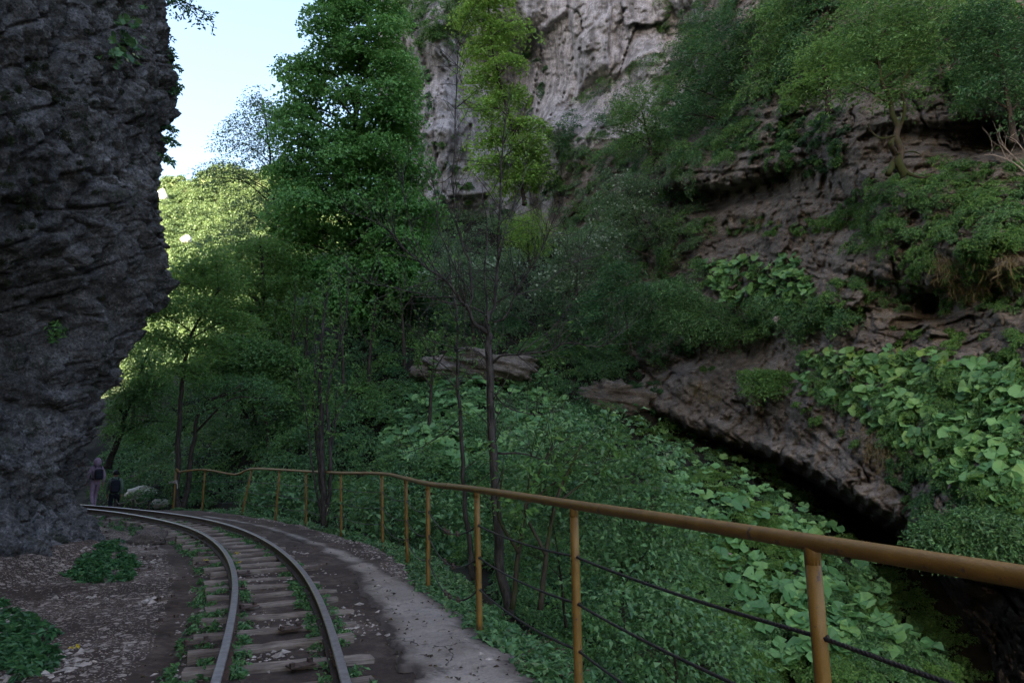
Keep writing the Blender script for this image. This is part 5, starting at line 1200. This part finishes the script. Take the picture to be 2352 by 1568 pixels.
for x, yb in ((116, 507), (133.5, 507), (149, 508)):
    t = at(x, yb - 8.5, 23); b = at(x, yb + 6, 23); MB().tube(np.array([b, t]), [.035, .03], 8).build('stake', M['bark'], fen); rp += [t, (t + at(x + 8, yb - 3, 23)) / 2 - (0, 0, .06)]
MB().tube(spline(rp[:-1], 8), .011, 6).build('rope', M['twig_pale'], fen, smooth=True)

# ------------------------------------------------------------------ two walkers seen from behind
def person(label, loc, yaw, Hh, top, legs, shoe, skin, hair, hood):
    g = 1
    J = {'pelvis': (0, 0, .96, .135), 'waist': (0, .01, 1.10, .125), 'chest': (0, .02, 1.30, .15), 'neck': (0, .02, 1.47, .055), 'jaw': (0, .04, 1.55, .075), 'skull': (0, .03, 1.63, .092), 'crown': (0, .02, 1.70, .055), 'nose': (0, .135, 1.60, .014)}
    Ed = [('pelvis', 'waist'), ('waist', 'chest'), ('chest', 'neck'), ('neck', 'jaw'), ('jaw', 'skull'), ('skull', 'crown'), ('skull', 'nose')]
    for s, k in ((-1, 'l'), (1, 'r')):
        f = s * g
        J.update({'ear' + k: (s * .095, .03, 1.61, .016), 'sh' + k: (s * .165, .02, 1.41, .075), 'el' + k: (s * .225, -.03 - f * .08, 1.15, .052), 'wr' + k: (s * .225, .05 - f * .14, .93, .032), 'pa' + k: (s * .222, .08 - f * .15, .86, .034),
                  'hi' + k: (s * .09, 0, .90, .105), 'kn' + k: (s * .10, .10 + f * .12, .50, .066), 'an' + k: (s * .10, -.02 + f * .22, .10, .043), 'ba' + k: (s * .11, .09 + f * .22, .045, .04), 'to' + k: (s * .115, .15 + f * .22, .035, .03)})
        Ed += [('skull', 'ear' + k), ('chest', 'sh' + k), ('sh' + k, 'el' + k), ('el' + k, 'wr' + k), ('wr' + k, 'pa' + k), ('pelvis', 'hi' + k), ('hi' + k, 'kn' + k), ('kn' + k, 'an' + k), ('an' + k, 'ba' + k), ('ba' + k, 'to' + k)]
        for n_, (dx_, L_) in enumerate(((-.026, .062), (-.009, .075), (.009, .08), (.026, .07))):
            b = J['pa' + k]; J['f%d' % n_ + k] = (b[0] + s * .004, b[1] + dx_, b[2] - .05, .0095); J['g%d' % n_ + k] = (b[0] - s * .012, b[1] + dx_ * 1.2, b[2] - .05 - L_ * .7, .008); Ed += [('pa' + k, 'f%d' % n_ + k), ('f%d' % n_ + k, 'g%d' % n_ + k)]
        b = J['pa' + k]; J['th' + k] = (b[0] - s * .01, b[1] + .055, b[2] - .015, .0105); Ed += [('pa' + k, 'th' + k)]
    names = list(J); ix = {n: i for i, n in enumerate(names)}; sc_ = Hh / 1.76
    me = bpy.data.meshes.new('person'); me.from_pydata([tuple(np.array(J[n][:3]) * sc_) for n in names], [(ix[a], ix[b]) for a, b in Ed], [])
    o = bpy.data.objects.new('person', me); COL.objects.link(o)
    o.modifiers.new('skin', 'SKIN'); o.modifiers.new('sub', 'SUBSURF').levels = 2
    for n in names: me.skin_vertices[0].data[ix[n]].radius = (J[n][3] * sc_, J[n][3] * sc_ * (.72 if n in ('chest', 'waist', 'pelvis') else 1)); me.skin_vertices[0].data[ix[n]].use_root = n == 'pelvis'
    bpy.context.view_layer.update(); dg = bpy.context.evaluated_depsgraph_get(); nm = bpy.data.meshes.new_from_object(o.evaluated_get(dg))
    o.modifiers.clear(); o.data = nm; bpy.data.meshes.remove(me)
    nm.materials.clear()
    for m_ in (top, legs, shoe, skin): nm.materials.append(m_)
    for p in nm.polygons:
        x, y, z = np.array(p.center) / sc_; p.use_smooth = True
        hand = abs(x) > .17 and z < .92 and z > .6
        p.material_index = 3 if hand or z > 1.50 else (2 if z < .09 else (1 if z < .93 and abs(x) < .2 else 0))
    o.location = loc; o.rotation_euler.z = yaw; tag(o, label, 'person')
    # jacket hem, hair or hood follow the body
    def cap(name, c, r, m_, t0, cut):
        n1, n2 = 12, 20; V = []
        for a in np.linspace(0, t0, n1):
            for b in np.linspace(0, 2 * math.pi, n2, endpoint=False):
                fr = max(0, math.cos(b - math.pi / 2)); aa = a * (1 - cut * fr); V.append((c[0] + r[0] * math.sin(aa) * math.cos(b), c[1] + r[1] * math.sin(aa) * math.sin(b), c[2] + r[2] * math.cos(aa)))
        i = np.arange(n1 - 1)[:, None] * n2; j = np.arange(n2)[None]; j2 = (j + 1) % n2; F = np.stack([i + j, i + n2 + j, i + n2 + j2, i + j2], -1).reshape(-1, 4)
        q_ = mesh(name, np.array(V) * sc_, F, m_, o, True); md = q_.modifiers.new('thick', 'SOLIDIFY'); md.thickness = .012; return q_
    if hood: cap('hood', (0, 0.01, 1.60), (.125, .135, .165), top, 2.75, .52)
    else: cap('hair', (0, .02, 1.635), (.107, .115, .118), hair, 1.9, .5); cap('collar', (0, 0, 1.46), (.11, .11, .07), top, 2.3, .25)
    return o
def backpack(label, loc, yaw, sc_, m_, big):
    root = empty('backpack', loc); root.rotation_euler.z = yaw; tag(root, label, 'backpack'); h = .46 if big else .36; w_ = .30 if big else .26
    def soft(name, c, s_, m2):
        n1, n2 = 14, 20; V = []
        for a in np.linspace(-math.pi / 2, math.pi / 2, n1):
            for b in np.linspace(0, 2 * math.pi, n2, endpoint=False):
                f = lambda t: math.copysign(abs(t) ** .45, t); V.append((c[0] + s_[0] / 2 * f(math.cos(a)) * f(math.cos(b)), c[1] + s_[1] / 2 * f(math.cos(a)) * f(math.sin(b)), c[2] + s_[2] / 2 * f(math.sin(a))))
        i = np.arange(n1 - 1)[:, None] * n2; j = np.arange(n2)[None]; j2 = (j + 1) % n2
        q_ = mesh(name, np.array(V) * sc_, np.stack([i + j, i + j2, i + n2 + j2, i + n2 + j], -1).reshape(-1, 4), m2, None, True); q_.parent = root; return q_
    soft('bag', (0, -.24, 1.20), (w_, .18, h), m_); soft('pocket', (0, -.335, 1.10), (w_ * .8, .08, h * .45), m_)
    for s in (-1, 1):
        mb = MB(); mb.tube(spline(np.array([(s * .09, -.17, 1.42), (s * .10, -.03, 1.50), (s * .11, .12, 1.42), (s * .13, .17, 1.25), (s * .16, .06, 1.08), (s * .12, -.17, 1.02)]) * sc_, 6), .018 * sc_, 6); q_ = mb.build('strap', m_, None, True); q_.parent = root
    mb = MB(); mb.tube(spline(np.array([(-.03, -.2, 1.43), (0, -.2, 1.47), (.03, -.2, 1.43)]) * sc_, 5), .008, 6); q_ = mb.build('handle', m_, None, True); q_.parent = root
    return root
lil = plain('mauve_cloth', (.28, .19, .26), .9, .25); grn = plain('green_jacket_cloth', (.12, .16, .12), .85, .3); nav = plain('navy_trousers', (.012, .014, .022), .9); blk = plain('dark_backpack_cloth', (.012, .013, .022), .7); skn = plain('skin', (.32, .18, .13), .6, .1); hai = plain('dark_hair', (.010, .008, .007), .6); shw = plain('pale_shoes', (.35, .31, .31), .7)
H1 = math.radians(48)
f1 = at(93, 508.5, 23.0); f2 = at(112.5, 512, 23.8); f2[2] = f1[2] - .45
f2[:2] = at(112.5, 512, 23.8)[:2]
person('person in a mauve hooded sweatshirt and trousers walking away beside the rock', f1, H1, 1.66, lil, lil, shw, skn, hai, True)
backpack('small dark backpack worn by the person in mauve', f1, H1, 1.66 / 1.76, blk, False)
person('person in a green jacket and dark trousers walking away along the track', f2, H1 - .3, 1.70, grn, nav, blk, skn, hai, False)
backpack('large dark backpack worn by the person in the green jacket', f2, H1 - .3, 1.70 / 1.76, blk, True)
